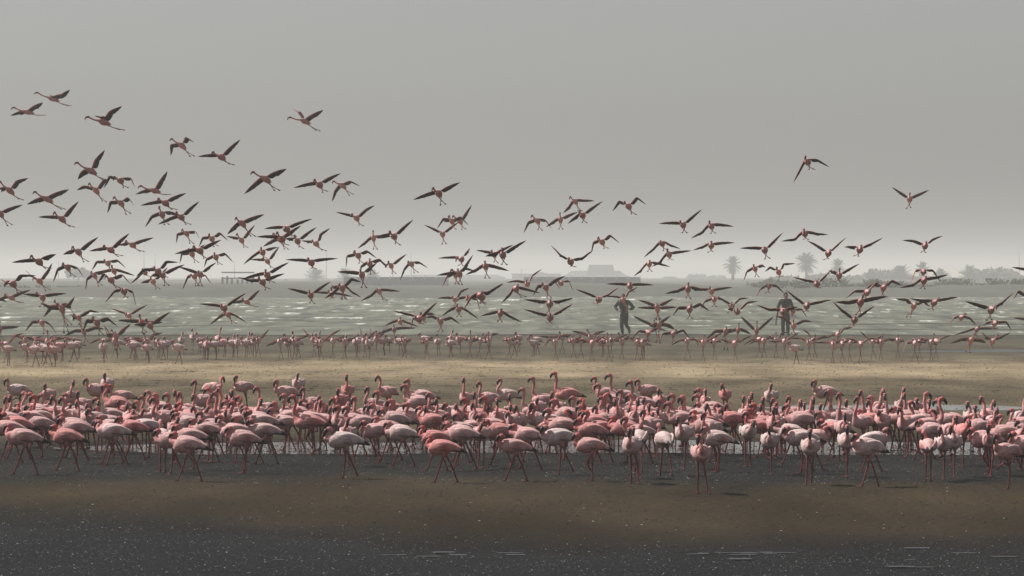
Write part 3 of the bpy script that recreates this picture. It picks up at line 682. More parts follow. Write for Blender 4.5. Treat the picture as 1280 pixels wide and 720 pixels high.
FLY = {
(0, 90): """355,180 258,140 330,158 410,150>465,118 445,222|190,268 105,240 65,290 285,203 272,288|695,335 600,303 670,300>625,292 735,265>815,228 790,382
610,660 530,608 545,668>515,715 640,585>700,520 680,712""",
(200, 120): """148,332 90,290 72,328>70,398 175,278>228,308 200,390|412,408 365,378 250,403 535,290 462,450|968,170 875,145 915,105>882,85 1088,93 1040,222
708,555 632,510 560,652 842,485 765,618|1065,592 1038,562 890,612 1205,515 1090,635|1218,598 1165,570 1165,632>1145,705 1271,568>1334,601 1265,652""",
(0, 200): """68,205 18,148 15,185>-10,195 115,140>190,120 118,258|318,262 250,215 175,295 460,195 400,318|5,360 -10,330 -140,400 150,298 45,425|415,395 380,352 250,380 522,275 460,442
642,205 610,160 560,172>508,200 690,135>712,128 680,268|805,138 778,118 730,110>692,190 870,122>900,185 822,182|1035,205 950,175 900,228 1115,75 1105,228
808,290 775,250 735,280>715,355 855,252>893,302 840,352|1105,288 1070,260 935,303 1240,220 1145,330|1082,365 1073,315 1010,375>968,448 1140,345>1215,375 1098,425
1210,382 1188,350 1050,430 1328,275 1240,428|525,615 500,580 415,630 655,512 555,670|740,600 708,572 590,608 862,488 785,640|885,568 853,540 785,570 1025,517 930,605|262,680 228,640 75,683 370,628 300,725""",
(0, 310): """452,130 435,103 385,140>355,230 515,130>558,195 470,185|88,240 60,228 40,225>0,208 140,180>243,183 112,295|265,222 240,198 195,175>165,148 320,145>345,100 302,277
720,102 708,80 645,90>610,150 785,80>840,133 730,150|762,155 757,118 690,152>620,165 830,155>900,185 770,200|632,185 620,158 580,205>570,280 690,150>720,150 655,245|742,215 720,185 690,170>650,240 815,178>870,240 772,268
828,290 828,272 765,285>702,365 885,290>910,388 825,332|1055,155 1040,128 960,140>905,190 1110,88>1190,95 1085,190|968,165 960,140 920,190>870,240 1030,130 985,190|1085,182 1075,155 1000,190 1230,110 1098,242
1022,225 1015,195 935,235 1062,180>1120,128 1040,270|78,332 50,308 -30,350 205,278 125,365|285,330 260,298 150,308 440,303 268,385|-30,340 -45,310 -120,360 45,360 -20,390|395,395 378,350 335,390>292,460 445,370>490,430 450,500
415,410 398,372 330,385>265,365 460,370>497,325 432,548|525,465 505,440 495,455>462,440 600,415>662,430 540,512|280,500 270,480 215,490>170,555 330,500>380,570 290,565|648,500 633,460 580,480>550,560 720,465>785,522 660,580
860,452 852,435 738,405 985,378 868,475|945,500 942,445 870,478>785,480 1000,490>1090,495 950,560|1002,520 988,475 885,515 1135,425 1030,570|560,560 540,505 500,545>430,585 640,525>690,540 565,625|0,540 10,490 -110,545 130,525 5,610|775,590 755,545 715,570>690,510 870,505 780,670""",
(200, 220): """178,385 158,358 115,388>107,450 235,370>262,415 200,442|550,318 517,280 445,388 695,255 605,390|545,430 522,388 440,403 632,325 562,472|347,420 336,390 285,410>258,475 400,378>457,432 362,465|215,522 200,488 145,515>130,585 255,485>300,455 232,570
268,500 237,470 95,520 408,425 295,545|373,542 372,515 310,555>292,610 435,515>490,575 388,585|845,355 842,342 690,352 1015,285 880,400|800,425 765,385 685,470 915,350 832,480|815,420 790,378 640,405 940,330 830,462|918,435 905,398 830,420 1045,340 932,475
1042,452 1022,430 985,432>940,432 1070,385>1135,347 1083,492|685,510 682,480 600,545>555,590 785,475 690,545|718,570 695,545 600,558 795,470 742,612|1010,578 995,550 835,558 1185,550 1017,615|715,660 712,628 545,688 860,575 735,705""",
(200, 310): """230,190 215,178 185,190>150,280 300,180>343,240 240,245|268,178 266,155 120,125 375,95 258,245|685,228 668,195 600,210>520,195 830,170 708,272|428,400 420,378 255,373 575,300 430,432|580,360 558,335 470,370 665,278 630,390
455,445 440,432 400,450>335,510 520,455>585,503 482,500|1005,315 1002,285 848,270 1140,222 1008,365""",
(400, 310): """148,268 135,240 90,290>28,338 210,203>278,228 156,335|155,262 130,245 75,262>70,300 210,285>277,330 150,330|75,310 62,285 -45,298 218,325 75,335|332,105 335,75 275,120>262,165 400,75>452,135 345,165|280,180 275,145 115,158 380,98 288,258|475,120 460,90 440,110>405,85 578,40 488,165
610,108 592,90 560,140>533,215 660,92>720,133 635,160|943,75 915,68 785,68 1002,0 938,115|930,175 882,145 780,182 1020,45 932,235|905,180 920,142 845,190>815,262 965,130>1030,152 912,235|1162,45 1145,18 1040,15 1290,-22 1172,92|1219,48 1214,5 1102,55 1377,-51 1227,108|1105,125 1100,90 1040,140>970,178 1260,152 1113,198
395,288 385,272 340,310>270,355 535,290 425,342|900,345 885,322 845,325>780,335 940,285>998,265 905,385|988,338 985,315 930,330>910,360 1045,340>1068,420 990,378|1082,330 1083,292 1000,325 1222,235 1082,370|925,408 915,375 870,405>810,455 985,415>1060,475 925,452|1202,437 1210,408 1137,430>1067,455 1267,450>1347,495 1200,487
660,475 640,455 600,440>490,418 720,410>785,358 672,508|690,460 675,430 620,470>600,545 735,432>768,445 690,500|535,492 538,460 480,490>430,520 590,495>660,525 555,525|805,490 790,465 750,450>700,465 875,460>935,508 802,550|495,545 495,510 420,555>370,575 640,532 495,600""",
(400, 200): """245,388 218,362 165,355>105,348 310,325>365,302 268,432|793,225 758,190 620,265 935,148 815,288|882,410 862,375 820,390>780,458 940,380>990,435 890,455|935,410 893,375 822,412 1012,300 955,458|818,495 808,480 692,432 930,410 825,550
357,522 357,475 300,545>250,590 475,510 365,585|495,510 470,478 380,512 622,397 512,558|255,638 235,608 180,640>172,720 315,605>380,655 268,682""",
(600, 200): """637,278 602,248 590,310>553,355 690,265>765,272 665,330|385,408 348,372 320,415>290,485 435,400>478,460 400,462|537,400 532,355 440,447 655,345 540,455|685,370 662,340 585,425 818,275 697,410|992,310 960,282 925,275>882,342 1045,250>1108,298 1025,358
815,548 787,518 755,548>738,625 865,500>928,552 840,588|605,680 590,655 535,630>473,570 680,650>755,600 622,708""",
(800, 180): """1118,120 1092,88 1065,165>1020,258 1180,105>1260,155 1150,162|288,540 263,517 125,530 415,435 302,585|477,548 457,517 410,585>340,628 625,550 492,590|475,678 468,652 420,680>350,710 632,658 475,718|148,665 132,648 88,695>25,755 200,670>270,700 172,708
832,708 820,690 665,695 955,590 855,760|1100,598 1083,572 1030,630>940,648 1180,595>1255,605 1115,630|1255,730 1258,708 1115,643 1378,622 1252,768""",
(800, 310): """195,45 178,10 130,90>80,125 270,20>345,18 207,75|62,108 60,85 0,150>-42,190 120,98>200,125 68,150|768,140 752,112 710,155>690,220 810,112>838,130 785,188|925,162 905,130 865,125>832,160 955,105>1033,102 945,192|860,255 860,242 800,275>770,335 910,250>960,300 857,298
1180,240 1168,222 1100,210>1020,195 1285,140 1198,262|320,275 317,235 250,280>165,303 430,285 328,330|478,290 460,262 380,275 620,262 485,322|118,410 113,378 -20,398 250,395 120,465|115,395 108,372 -15,345 225,340 125,468|330,410 335,375 255,395>215,455 400,370>465,420 338,465|495,345 490,325 430,355>400,420 540,335>575,355 500,390
615,385 605,365 560,345>515,320 665,335>725,332 605,425|648,425 640,405 610,400>580,375 715,360>790,355 650,445|955,425 945,410 860,405>775,380 1060,395 960,455|1112,388 1110,365 1035,325>975,280 1200,355>1280,345 1115,420|1020,420 1005,400 980,410>950,405 1075,405>1112,465 1030,455|1025,520 1015,480 960,460>905,455 1090,480>1150,490 1030,565
778,555 775,490 672,455 890,455 775,620|655,550 655,500 590,555>545,600 700,545>740,575 650,610|570,560 570,525 500,550>435,610 640,548 575,665|220,575 235,540 150,570>120,645 290,545>340,610 230,630|1385,45""",
(600, 310): """240,275 250,245 200,300>140,370 310,270>400,300 285,325|315,240 310,215 245,215>175,230 350,180>412,140 312,262|440,265 415,235 385,250>352,320 500,210>568,185 460,325|540,235 525,220 500,225>535,275 590,218>622,292 545,250
-3,320 15,290 -60,325>-115,420 55,290>155,240 15,365|465,375 467,345 400,350>295,342 520,352>625,332 455,435|468,465 465,440 390,430>295,408 530,420>620,370 465,500|135,437 142,410 70,430>0,455 200,450>275,492 132,487|792,345 787,330 735,305>640,275 850,310>925,262 775,370
1000,255 997,232 840,240 1160,247 1015,290|955,345 950,322 905,320>835,322 990,290>1055,258 965,365|1165,525 1158,480 1090,480>1020,450 1270,450 1190,605|1120,570 1140,545 1060,550>995,615 1220,522 1125,610|1195,515 1190,470 1130,520 1265,510>1300,545 1190,620""",
(1040, 200): """518,262 507,225 450,210>400,180 590,220>650,200 522,312|620,575 615,548 540,535>470,535 670,525>740,505 622,612|185,600 183,572 85,580 260,555>338,520 175,638""",
(1040, 310): """48,185 40,140 -20,150 185,105 48,222|610,160 605,148 555,150>525,230 670,148>722,228 612,185|612,220 612,192 540,240>450,265 700,190>775,178 618,270|342,268 352,235 280,235>220,275 400,215>468,250 345,325|232,298 240,275 150,285>90,338 280,240>320,228 230,335
190,365 195,310 110,355>20,360 375,322 190,440|545,390 550,360 500,340>420,338 610,350>655,392 525,455|680,365 695,335 600,345>515,335 845,328 675,408|1060,415 1072,385 980,375>885,355 1130,360>1205,300 1065,478|150,480 140,460 60,405>5,355 290,385 145,525|860,465 875,435 810,465>772,520 920,465>965,520 865,490
965,545 970,515 900,550>815,580 1040,530>1110,535 965,585|1085,505 1085,485 1030,495>1000,525 1160,490>1200,550 1085,540|925,620 935,570 870,600>785,635 1000,610>1030,635 920,690|1070,625 1090,575 1030,590>1000,560 1120,590>1190,560 1070,665|1310,330 1310,300 1240,285>1205,350 1390,300 1320,390|1350,165 1350,130 1200,128 1450,120 1355,210|1340,490 1340,460 1205,465 1450,440 1345,540"""}
GROUND_FLY = {   # birds with wings open in the shoreline row (8x tiles, y0 = 390); feet reach the mud
0: "60,330 40,300 -60,300 150,230>235,210 60,470|260,280 250,235 180,230>100,240 340,260>420,240 260,470|480,300 490,190 360,260>250,245 560,250>650,265 480,470|1040,300 1030,280 985,265>890,320 1090,275>1130,280 1040,470|1150,290 1165,200 1090,190>1040,140 1200,190>1275,130 1150,460|740,290 735,255 660,250>610,265 810,280>850,330 745,470",
1: "30,290 20,250 -60,260 90,250>150,275 30,470|190,300 168,210 110,270>70,285 250,220>350,205 190,470",
2: "240,300 240,250 90,345 330,260 245,470|20,290 20,240 -60,260 135,170 20,470|380,300 378,245 300,290 470,240>535,235 385,470|575,280 570,220 460,160 650,250 575,470|770,295 778,215 690,260>640,275 820,260>870,245 770,450|645,310 650,280 590,290 760,215>855,170 650,470|890,300 875,240 800,270 985,260 890,470|1085,290 1080,235 1030,130 1200,190 1085,470|1205,275 1205,190 1130,150 1290,165 1205,460",
3: "425,300 410,260 370,300 455,255>495,265 425,460|865,290 865,190 780,255 940,270 865,460|960,295 990,215 910,240 1040,230 960,460|1045,300 1045,205 980,280 1080,215>1150,215 1045,470|1255,290 1250,245 1195,265 1340,260 1255,470|205,290 200,245 150,280 275,280 205,460",
4: "430,310 425,240 375,260>310,355 480,230>600,235 430,470|500,255 475,195 380,240>270,240 600,225 510,430|790,250 753,175 700,200>590,185 850,200>940,185 780,420|610,295 605,230 560,280 700,245 610,460|690,295 680,225 600,310 770,290 690,440|800,315 825,240 720,270>640,290 940,240 800,460|960,315 950,215 880,290 1010,250 965,460|995,290 990,220 900,260 1160,225 1000,440|1100,300 1065,210 1000,270 1180,230 1100,460|1250,310 1262,255 1195,250>1170,290 1340,290 1255,470",
5: "475,290 450,250 400,275>300,335 550,265>575,300 480,400|630,315 635,230 590,290>520,255 740,240>830,205 635,465|740,300 755,240 690,290 800,285 740,400|945,320 960,275 890,290>790,265 1000,280>1120,230 965,480|1190,285 1205,240 1120,265>1030,330 1260,270 1200,460|1240,290 1230,250 1150,280>1090,325 1320,230 1245,450|70,210 100,180 -20,190 160,150>280,190 90,350|20,310 30,270 -60,300 90,260 20,470",
6: "80,290 70,210 0,230 130,210>205,195 85,430|165,300 165,245 0,300 320,200 170,440|410,310 390,275 330,255>210,260 490,240 420,440|460,290 460,225 400,200>340,170 590,235 480,440|700,230 705,180 610,235>500,270 760,160>850,150 700,400|650,330 640,300 590,295>440,305 740,270 650,460|740,325 740,300 640,265 830,265 740,450|815,315 830,260 740,270 900,290 815,450|925,325 925,305 860,270>770,265 1010,260>1110,270 930,460|1045,300 1045,270 990,245>910,185 1170,215 1050,440|1130,310 1130,240 1060,290 1200,265>1280,275 1130,460",
7: "190,320 195,270 110,300>65,400 290,280 190,450|230,310 232,260 160,270 300,290 235,450|350,310 365,220 230,250 420,330 355,440|400,300 420,280 320,270>250,290 470,250>550,235 400,440|20,290 5,230 -90,280 80,280 15,440"}
def parse_fly(txt):
    out = []
    for line in txt.replace('\n', '|').split('|'):
        g_ = line.split()
        if len(g_) != 5: continue
        out.append([[tuple(float(q) for q in p.split(',')) for p in w.split('>')] for w in g_])
    return out
rs2 = random.Random(5)
for (x0, y0), txt in FLY.items():
    for b in parse_fly(txt): fly_bird(b, 1280 / 240, x0, y0, rs2)
for t, txt in GROUND_FLY.items():
    for b in parse_fly(txt): fly_bird(b, 8.0, t * 160, 390, rs2, True)
print('flying birds', NF[0], 'all objects', len(bpy.data.objects))
# ------------------------------------------------------------------ two people at the water's edge
M_SKIN = simple_mat('skin', (.30, .16, .11), .55, .12, 20)
M_HAIR = simple_mat('dark_hair', (.018, .013, .011), .6, .3, 60)
M_JACKET = simple_mat('dark_jacket', (.010, .009, .009), .8, .3, 14, .3)
M_JACKET2 = simple_mat('charcoal_jacket', (.013, .010, .010), .8, .3, 14, .3)
M_TROUSER = simple_mat('dark_trousers', (.014, .012, .011), .85, .3, 12, .3)
M_TROUSER2 = simple_mat('brown_trousers', (.024, .015, .014), .85, .3, 12, .3)
M_BOOT = simple_mat('dark_boots', (.02, .017, .015), .6, .3, 12)
M_METAL = simple_mat('black_metal', (.02, .02, .022), .35, .2, 12)
def skin_geo(J, E, root, sub=2):
    """evaluated skin + subdivision surface over joints J {name: (x, y, z, r)} and edges E"""
    names = list(J); me = bpy.data.meshes.new('skin_tmp')
    me.from_pydata([J[n][:3] for n in names], [(names.index(a), names.index(b)) for a, b in E], [])
    o = bpy.data.objects.new('skin_tmp', me); COL.objects.link(o)
    o.modifiers.new('skin', 'SKIN'); ss = o.modifiers.new('sub', 'SUBSURF'); ss.levels = sub; ss.render_levels = sub
    for i, n in enumerate(names):
        sv = me.skin_vertices[0].data[i]; r = J[n][3]
        sv.radius = (r, r) if not isinstance(r, tuple) else r
        sv.use_root = (n == root)
    dg = bpy.context.evaluated_depsgraph_get(); dg.update()
    ev = o.evaluated_get(dg); m2 = ev.to_mesh()
    vs = [v.co.copy() for v in m2.vertices]; fs = [tuple(p.vertices) for p in m2.polygons]
    ev.to_mesh_clear(); bpy.data.objects.remove(o); bpy.data.meshes.remove(me)
    return vs, fs
def geo_obj(name, vs, fs, mat, parent):
    return link(name, mesh(name, vs, fs, mat, None, True), parent)
def person(px, s, J, mats, label, cat='person'):
    d = FPX / s
    root = link('person', None, None, ((px - 640) / s, d, .02))
    tag(root, label, cat)
    g = lambda n, k=1.0, a=0: (*J[n][:3], (J[n][3] + a) * k)
    E = [('pelvis', 'waist'), ('waist', 'chest'), ('chest', 'neck'), ('neck', 'skull'), ('skull', 'crown')]
    for q in 'lr': E += [('chest', 'sh' + q), ('sh' + q, 'el' + q), ('el' + q, 'wr' + q), ('wr' + q, 'pa' + q), ('pelvis', 'hip' + q), ('hip' + q, 'kn' + q), ('kn' + q, 'an' + q), ('an' + q, 'toe' + q)]
    vs, fs = skin_geo(J, E, 'pelvis')
    mb = MB(); mb.v = vs; mb.f = fs; mb.c = [(1, 1, 1)] * len(vs)
    fy = J['face'][1]
    for q in 'lr':                                            # five fingers on each hand
        pa = Vector(J['pa' + q][:3]); wr = Vector(J['wr' + q][:3]); dr = (pa - wr).normalized()
        sd = dr.cross(Vector((0, 1, .2))).normalized(); nr = dr.cross(sd)
        for k, (o_, L) in enumerate(((-.03, .07), (-.01, .08), (.01, .075), (.03, .06))):
            b0 = pa + sd * o_ + dr * .02
            mb.loft([b0, b0 + dr * L * .5, b0 + dr * L * .8 + nr * .018, b0 + dr * L * .95 + nr * .035], [.010, .0095, .009, .006], [(1, 1, 1)] * 4, 6)
        b0 = pa - sd * .03 - dr * .02
        mb.loft([b0, b0 - sd * .03 + dr * .03, b0 - sd * .035 + dr * .06], [.012, .011, .007], [(1, 1, 1)] * 3, 6)
    sk = Vector(J['skull'][:3])
    mb.loft([sk + Vector((0, fy * .085, .02)), sk + Vector((0, fy * .105, -.005)), sk + Vector((0, fy * .125, -.03)), sk + Vector((0, fy * .10, -.04))], [.010, .014, .018, .008], [(1, 1, 1)] * 4, 6)
    for e in (-1, 1): mb.loft([sk + Vector((e * .075, 0, -.045)), sk + Vector((e * .092, .012, 0)), sk + Vector((e * .08, .01, .03))], [.010, .018, .008], [(1, 1, 1)] * 3, 6)
    geo_obj('body', mb.v, mb.f, M_SKIN, root)
    JJ = {n: g(n, 1.0, .022) for n in J}
    EJ = [('pelvis', 'waist'), ('waist', 'chest'), ('chest', 'collar')]
    JJ['collar'] = tuple(Vector(J['chest'][:3]).lerp(Vector(J['neck'][:3]), .75)) + (.075,)
    for q in 'lr': EJ += [('chest', 'sh' + q), ('sh' + q, 'el' + q), ('el' + q, 'wr' + q)]
    vs, fs = skin_geo({n: JJ[n] for n in ('pelvis', 'waist', 'chest', 'collar', 'shl', 'ell', 'wrl', 'shr', 'elr', 'wrr')}, EJ, 'waist')
    geo_obj('jacket', vs, fs, mats[0], root)
    ET = [('pelvis', 'belt')]; JT = {'pelvis': g('pelvis', 1, .016), 'belt': tuple(Vector(J['pelvis'][:3]).lerp(Vector(J['waist'][:3]), .5)) + (J['pelvis'][3] + .008,)}
    for q in 'lr':
        for n in ('hip', 'kn', 'an'): JT[n + q] = g(n + q, 1, .024)
        ET += [('pelvis', 'hip' + q), ('hip' + q, 'kn' + q), ('kn' + q, 'an' + q)]
    vs, fs = skin_geo(JT, ET, 'pelvis'); geo_obj('trousers', vs, fs, mats[1], root)
    for q in 'lr':
        A, T = Vector(J['an' + q][:3]), Vector(J['toe' + q][:3]); b = MB()
        hl = A - (T - A).normalized() * .05 + Vector((0, 0, -.045))
        b.loft([A + Vector((0, 0, .07)), A, A.lerp(T, .35) + Vector((0, 0, -.012)), T, T + (T - A).normalized() * .05], [.055, .058, .055, .045, .02], [(1, 1, 1)] * 5, 10, (1, 0, 0))
        b.loft([hl, hl.lerp(T, .5), T + Vector((0, 0, -.02))], [.03, .036, .03], [(1, 1, 1)] * 3, 8)
        geo_obj('boot', b.v, b.f, M_BOOT, root)
    h = MB()                                                  # hair cap, open over the face
    nu, nv = 14, 7; base = []
    for j in range(nv):
        for i in range(nu):
            an = 2 * math.pi * i / nu; el = math.pi / 2 * (1 - j / (nv - 1) * 1.35)
            front = max(0, math.sin(an) * fy)
            el = max(el, math.pi / 2 - math.pi / 2 * 1.35 * (1 - .62 * front) * j / (nv - 1))
            h.v.append(sk + Vector((math.cos(an) * math.cos(el) * .088, math.sin(an) * math.cos(el) * .106, .028 + math.sin(el) * .118))); h.c.append((1, 1, 1))
    for j in range(nv - 1):
        for i in range(nu): h.f.append((j * nu + i, j * nu + (i + 1) % nu, (j + 1) * nu + (i + 1) % nu, (j + 1) * nu + i))
    geo_obj('hair', h.v, h.f, M_HAIR, root)
    return root
def joints(pose):
    J = {'pelvis': (0, 0, .93, .135), 'waist': (0, 0, 1.10, .125), 'chest': (0, 0, 1.32, .145), 'neck': (0, -.01, 1.50, .055), 'skull': (0, -.03, 1.60, .088), 'crown': (0, -.02, 1.68, .075),
         'face': (0, -1, 0, 0)}
    J.update(pose)
    return J
FACE = 'face'
J1 = joints({'pelvis': (.02, .02, .88, .135), 'waist': (.0, -.02, 1.05, .125), 'chest': (-.02, -.08, 1.27, .15), 'neck': (-.03, -.13, 1.44, .055), 'skull': (-.03, -.17, 1.54, .088), 'crown': (-.03, -.16, 1.62, .075),
    'shl': (-.20, -.07, 1.36, .062), 'ell': (-.36, .08, 1.13, .046), 'wrl': (-.22, -.14, .99, .034), 'pal': (-.16, -.20, 1.0, .038),
    'shr': (.17, -.07, 1.36, .062), 'elr': (.40, .05, 1.10, .046), 'wrr': (.22, -.20, 1.05, .034), 'par': (.15, -.25, 1.07, .038),
    'hipl': (-.07, .02, .84, .095), 'knl': (-.10, -.16, .46, .062), 'anl': (-.06, -.02, .09, .044), 'toel': (-.08, -.15, .035, .04),
    'hipr': (.10, .02, .84, .095), 'knr': (.07, .02, .45, .062), 'anr': (.21, .36, .26, .044), 'toer': (.23, .40, .12, .04)})
person(780, 31.3, {k: v for k, v in J1.items()}, (M_JACKET, M_TROUSER), 'person in dark clothes running along the shore, elbows bent, one foot kicked back')
J2 = joints({'shl': (-.19, .0, 1.40, .062), 'ell': (-.30, .03, 1.14, .046), 'wrl': (-.32, -.08, .92, .034), 'pal': (-.33, -.10, .85, .038),
    'shr': (.19, .0, 1.40, .062), 'elr': (.27, .05, 1.14, .046), 'wrr': (.26, -.06, .92, .034), 'par': (.26, -.08, .84, .038),
    'hipl': (-.09, 0, .88, .098), 'knl': (-.11, -.05, .48, .065), 'anl': (-.10, .0, .09, .046), 'toel': (-.12, -.15, .04, .04),
    'hipr': (.09, 0, .88, .098), 'knr': (.09, .0, .48, .065), 'anr': (.10, .08, .09, .046), 'toer': (.12, -.06, .04, .04)})
person(982, 31.3, J2, (M_JACKET2, M_TROUSER2), 'person in dark jacket and brown trousers walking with a long tripod held low')
tp = MB()                                        # the folded tripod in the walker's hand
for a in (0, 2.1, 4.2):
    o_ = Vector((math.cos(a) * .018, math.sin(a) * .018, 0))
    tp.loft([Vector((-.33, -.12, .98)) + o_, Vector((-.37, -.12, .70)) + o_ * 1.3, Vector((-.40, -.12, .42)) + o_ * 1.6], [.016, .014, .010], [(1, 1, 1)] * 3, 7, (0, 1, 0))
tp.loft([Vector((-.335, -.12, .96)), Vector((-.322, -.12, 1.03)), Vector((-.32, -.12, 1.10))], [.03, .036, .022], [(1, 1, 1)] * 3, 8, (0, 1, 0))
s_ = 31.3
to = link('tripod', tp.mesh('tripod', M_METAL), None, ((982 - 640) / s_, FPX / s_, .02))
tag(to, 'folded black tripod hanging from the walking person\'s hand', 'tripod')

# ------------------------------------------------------------------ far shore
M_WALL = simple_mat('plaster', (.30, .29, .27), .9, .15, .5)
M_WALL2 = simple_mat('grey_block', (.13, .13, .125), .9, .15, .5)
M_ROOF = simple_mat('dark_roof', (.055, .058, .062), .8, .2, .6)
M_GLASS = simple_mat('dark_pane', (.03, .035, .04), .15, .2, 1)
M_TRUNK = simple_mat('bark', (.09, .07, .05), .9, .3, 4, .4)
M_FROND = simple_mat('palm_leaf', (.045, .060, .032), .7, .35, 1.0)
M_LEAF = simple_mat('leaf', (.042, .058, .030), .7, .4, .7)
M_STEEL = simple_mat('grey_steel', (.16, .165, .17), .6, .2, .8)
M_DUNE = simple_mat('dune_sand', (.36, .31, .23), .95, .12, .02)
M_BANK = simple_mat('bank_grass', (.045, .047, .036), .95, .3, .3)
SB = 3.0; DB = FPX / SB                          # the built-up shore stands about 1800 m away
def X(px, s=SB): return (px - 640) / s
def Zt(py, s=SB): return CAMH + (HOR - py) / s
def boxpart(name, lo, hi, mat, parent):
    b = MB(); b.box(lo, hi); return link(name, b.mesh(name, mat, False), parent)
# low bank along the far waterline
def bank():
    n = 160; vs = []; fs = []; prof = [(0, -.1), (4, .5), (9, 1.0), (16, 1.15), (60, 1.2), (1600, 1.1), (1640, -.2)]
    for i in range(n + 1):
        x = -520 + 1040 * i / n
        for yy, zz in prof:
            vs.append((x, gd(373) + yy + math.sin(x * .05) * 3 + math.sin(x * .21) * 1.2, zz * (1 + .18 * math.sin(x * .13) + .1 * math.sin(x * .37)) if zz > 0 else zz))
    m = len(prof)
    for i in range(n):
        for j in range(m - 1): fs.append((i * m + j, (i + 1) * m + j, (i + 1) * m + j + 1, i * m + j + 1))
    tag(link('far_bank', mesh('far_bank', vs, fs, M_BANK)), 'low bank along the far side of the lagoon', kind='structure')
bank()
def dune():
    n = 120; vs = []; fs = []; D0 = 3000
    for i in range(n + 1):
        x = lerp(175, 900, i / n); t = i / n
        h = (6.6 + .5 * math.sin(x * .03) + .3 * math.sin(x * .11)) * min(1, t * 9) * min(1, (1 - t) * 9)
        for yy, k in ((0, -.1), (40, .35), (90, .8), (130, 1), (170, .8), (260, -.1)): vs.append((x, D0 + yy + 10 * math.sin(x * .04), max(-.3, h * k)))
    for i in range(n):
        for j in range(5): fs.append((i * 6 + j, (i + 1) * 6 + j, (i + 1) * 6 + j + 1, i * 6 + j + 1))
    tag(link('dune', mesh('dune', vs, fs, M_DUNE)), 'pale dune ridge beyond the trees', kind='structure')
dune()
GZ = 1.1
DT = 1250.0                                       # the palms and trees stand in front of the houses
def building(name, label, px0, px1, py_eave, depth, dist, roof=None, wall=M_WALL, windows=0, cat='building'):
    s = FPX / dist; x0, x1 = X(px0, s), X(px1, s); ze = Zt(py_eave, s)
    root = link(name, None, None, ((x0 + x1) / 2, dist, GZ)); tag(root, label, cat)
    w = (x1 - x0) / 2; h = ze - GZ
    boxpart('wall', (-w, 0, -1), (w, depth, h), wall, root)
    if roof == 'flat':
        boxpart('roof', (-w - .3, -.3, h + .003), (w + .3, depth + .3, h + .35), M_ROOF, root)
    elif roof:
        rh = roof; b = MB(); o = .6; i_ = min(w * .35, 4)
        b.quads([(-w - o, -o, h + .003), (w + o, -o, h + .003), (w + o, depth + o, h + .003), (-w - o, depth + o, h + .003), (-w + i_, depth / 2, h + rh), (w - i_, depth / 2, h + rh)],
                [(0, 1, 5, 4), (2, 3, 4, 5), (1, 2, 5), (3, 0, 4), (3, 2, 1, 0)], [(1, 1, 1)] * 6)
        link('roof', b.mesh('roof', M_ROOF, False), root)
    for i in range(windows):
        x = lerp(-w + 1, w - 1, (i + .5) / windows)
        wd = boxpart('window', (x - 1.0, -.06, h * .42), (x + 1.0, .05, h * .78), M_WALL2, root)
        boxpart('pane', (x - .9, -.07, h * .45), (x + .9, -.055, h * .75), M_GLASS, wd)
    return root, w, h
hb, w_, h_ = building('house', 'large hazy house with raised hipped roof at the far shore', 703, 787, 348, 14, DB, 3.2, windows=7)
b = MB(); zt = Zt(331) - GZ; x0, x1 = X(733) - hb.location.x, X(770) - hb.location.x
b.quads([(x0, 2.5, h_ + .6), (x1, 2.5, h_ + .6), (x1, 7.5, h_ + .6), (x0, 7.5, h_ + .6), (x0 + 1.2, 4.2, zt), (x1 - 1.2, 4.2, zt), (x1 - 1.2, 5.8, zt), (x0 + 1.2, 5.8, zt)],
        [(0, 1, 5, 4), (1, 2, 6, 5), (2, 3, 7, 6), (3, 0, 4, 7), (4, 5, 6, 7), (3, 2, 1, 0)], [(1, 1, 1)] * 8)
link('upper_roof', b.mesh('upper_roof', M_ROOF, False), hb)
building('warehouse', 'long low building with dark roof beside the palms', 497, 632, 347, 14, DB + 8, 1.2, windows=11)
building('annex', 'low flat-roofed annex adjoining the house', 640, 701, 343, 9, DB + 12, 'flat', M_WALL2, 4)
building('shed', 'small flat shed before the long building', 466, 522, 352, 7, DB - 25, 'flat', M_WALL, 3)
building('compound', 'long flat-roofed compound beside the tall palm', 818, 962, 349, 12, DB + 3, 'flat', M_WALL2, 9)
building('boathouse', 'pale flat-roofed boathouse by the timber jetty', 266, 312, 362, 8, DB - 60, 'flat', M_WALL, 3)
building('shed', 'low grey shed on the bank near the leftmost trees', 4, 62, 362, 8, DB - 20, 'flat', M_WALL2, 3)
def mast(px, py_top, dist, label, r=.12, cross=False):
    s = FPX / dist; o = link('mast', None, None, (X(px, s), dist, GZ)); tag(o, label, 'mast', 'thin masts on the far shore')
    h = Zt(py_top, s) - GZ; r *= 2.0; b = MB(); b.loft([(0, 0, -1), (0, 0, h * .5), (0, 0, h)], [r, r * .8, r * .45], [(1, 1, 1)] * 3, 8); link('pole', b.mesh('pole', M_STEEL), o)
    for k, zz in enumerate((.86, .94) if cross else (.92,)):
        b = MB(); b.loft([(-.9 + .2 * k, 0, h * zz), (0, 0, h * zz + .03), (.9 - .2 * k, 0, h * zz)], [.05, .06, .05], [(1, 1, 1)] * 3, 6); link('crossarm', b.mesh('crossarm', M_STEEL), o)
for px, py, l, c in ((73, 326, 'single thin mast above the leftmost shed', False), (180, 304, 'tallest mast beside the bare left shore', False), (194, 317, 'shorter mast standing by the tallest one', False), (293, 326, 'thin mast rising behind the timber jetty', False),
                     (408, 314, 'paired-arm mast behind the twin palms', True), (514, 316, 'paired-arm mast above the long low building', True), (491, 334, 'short pole at the end of the long building', False), (652, 336, 'short pole on the annex side of the house', False), (1274, 306, 'tall mast at the end of the tree line', True)):
    mast(px, py, DB + 30, l, cross=c)
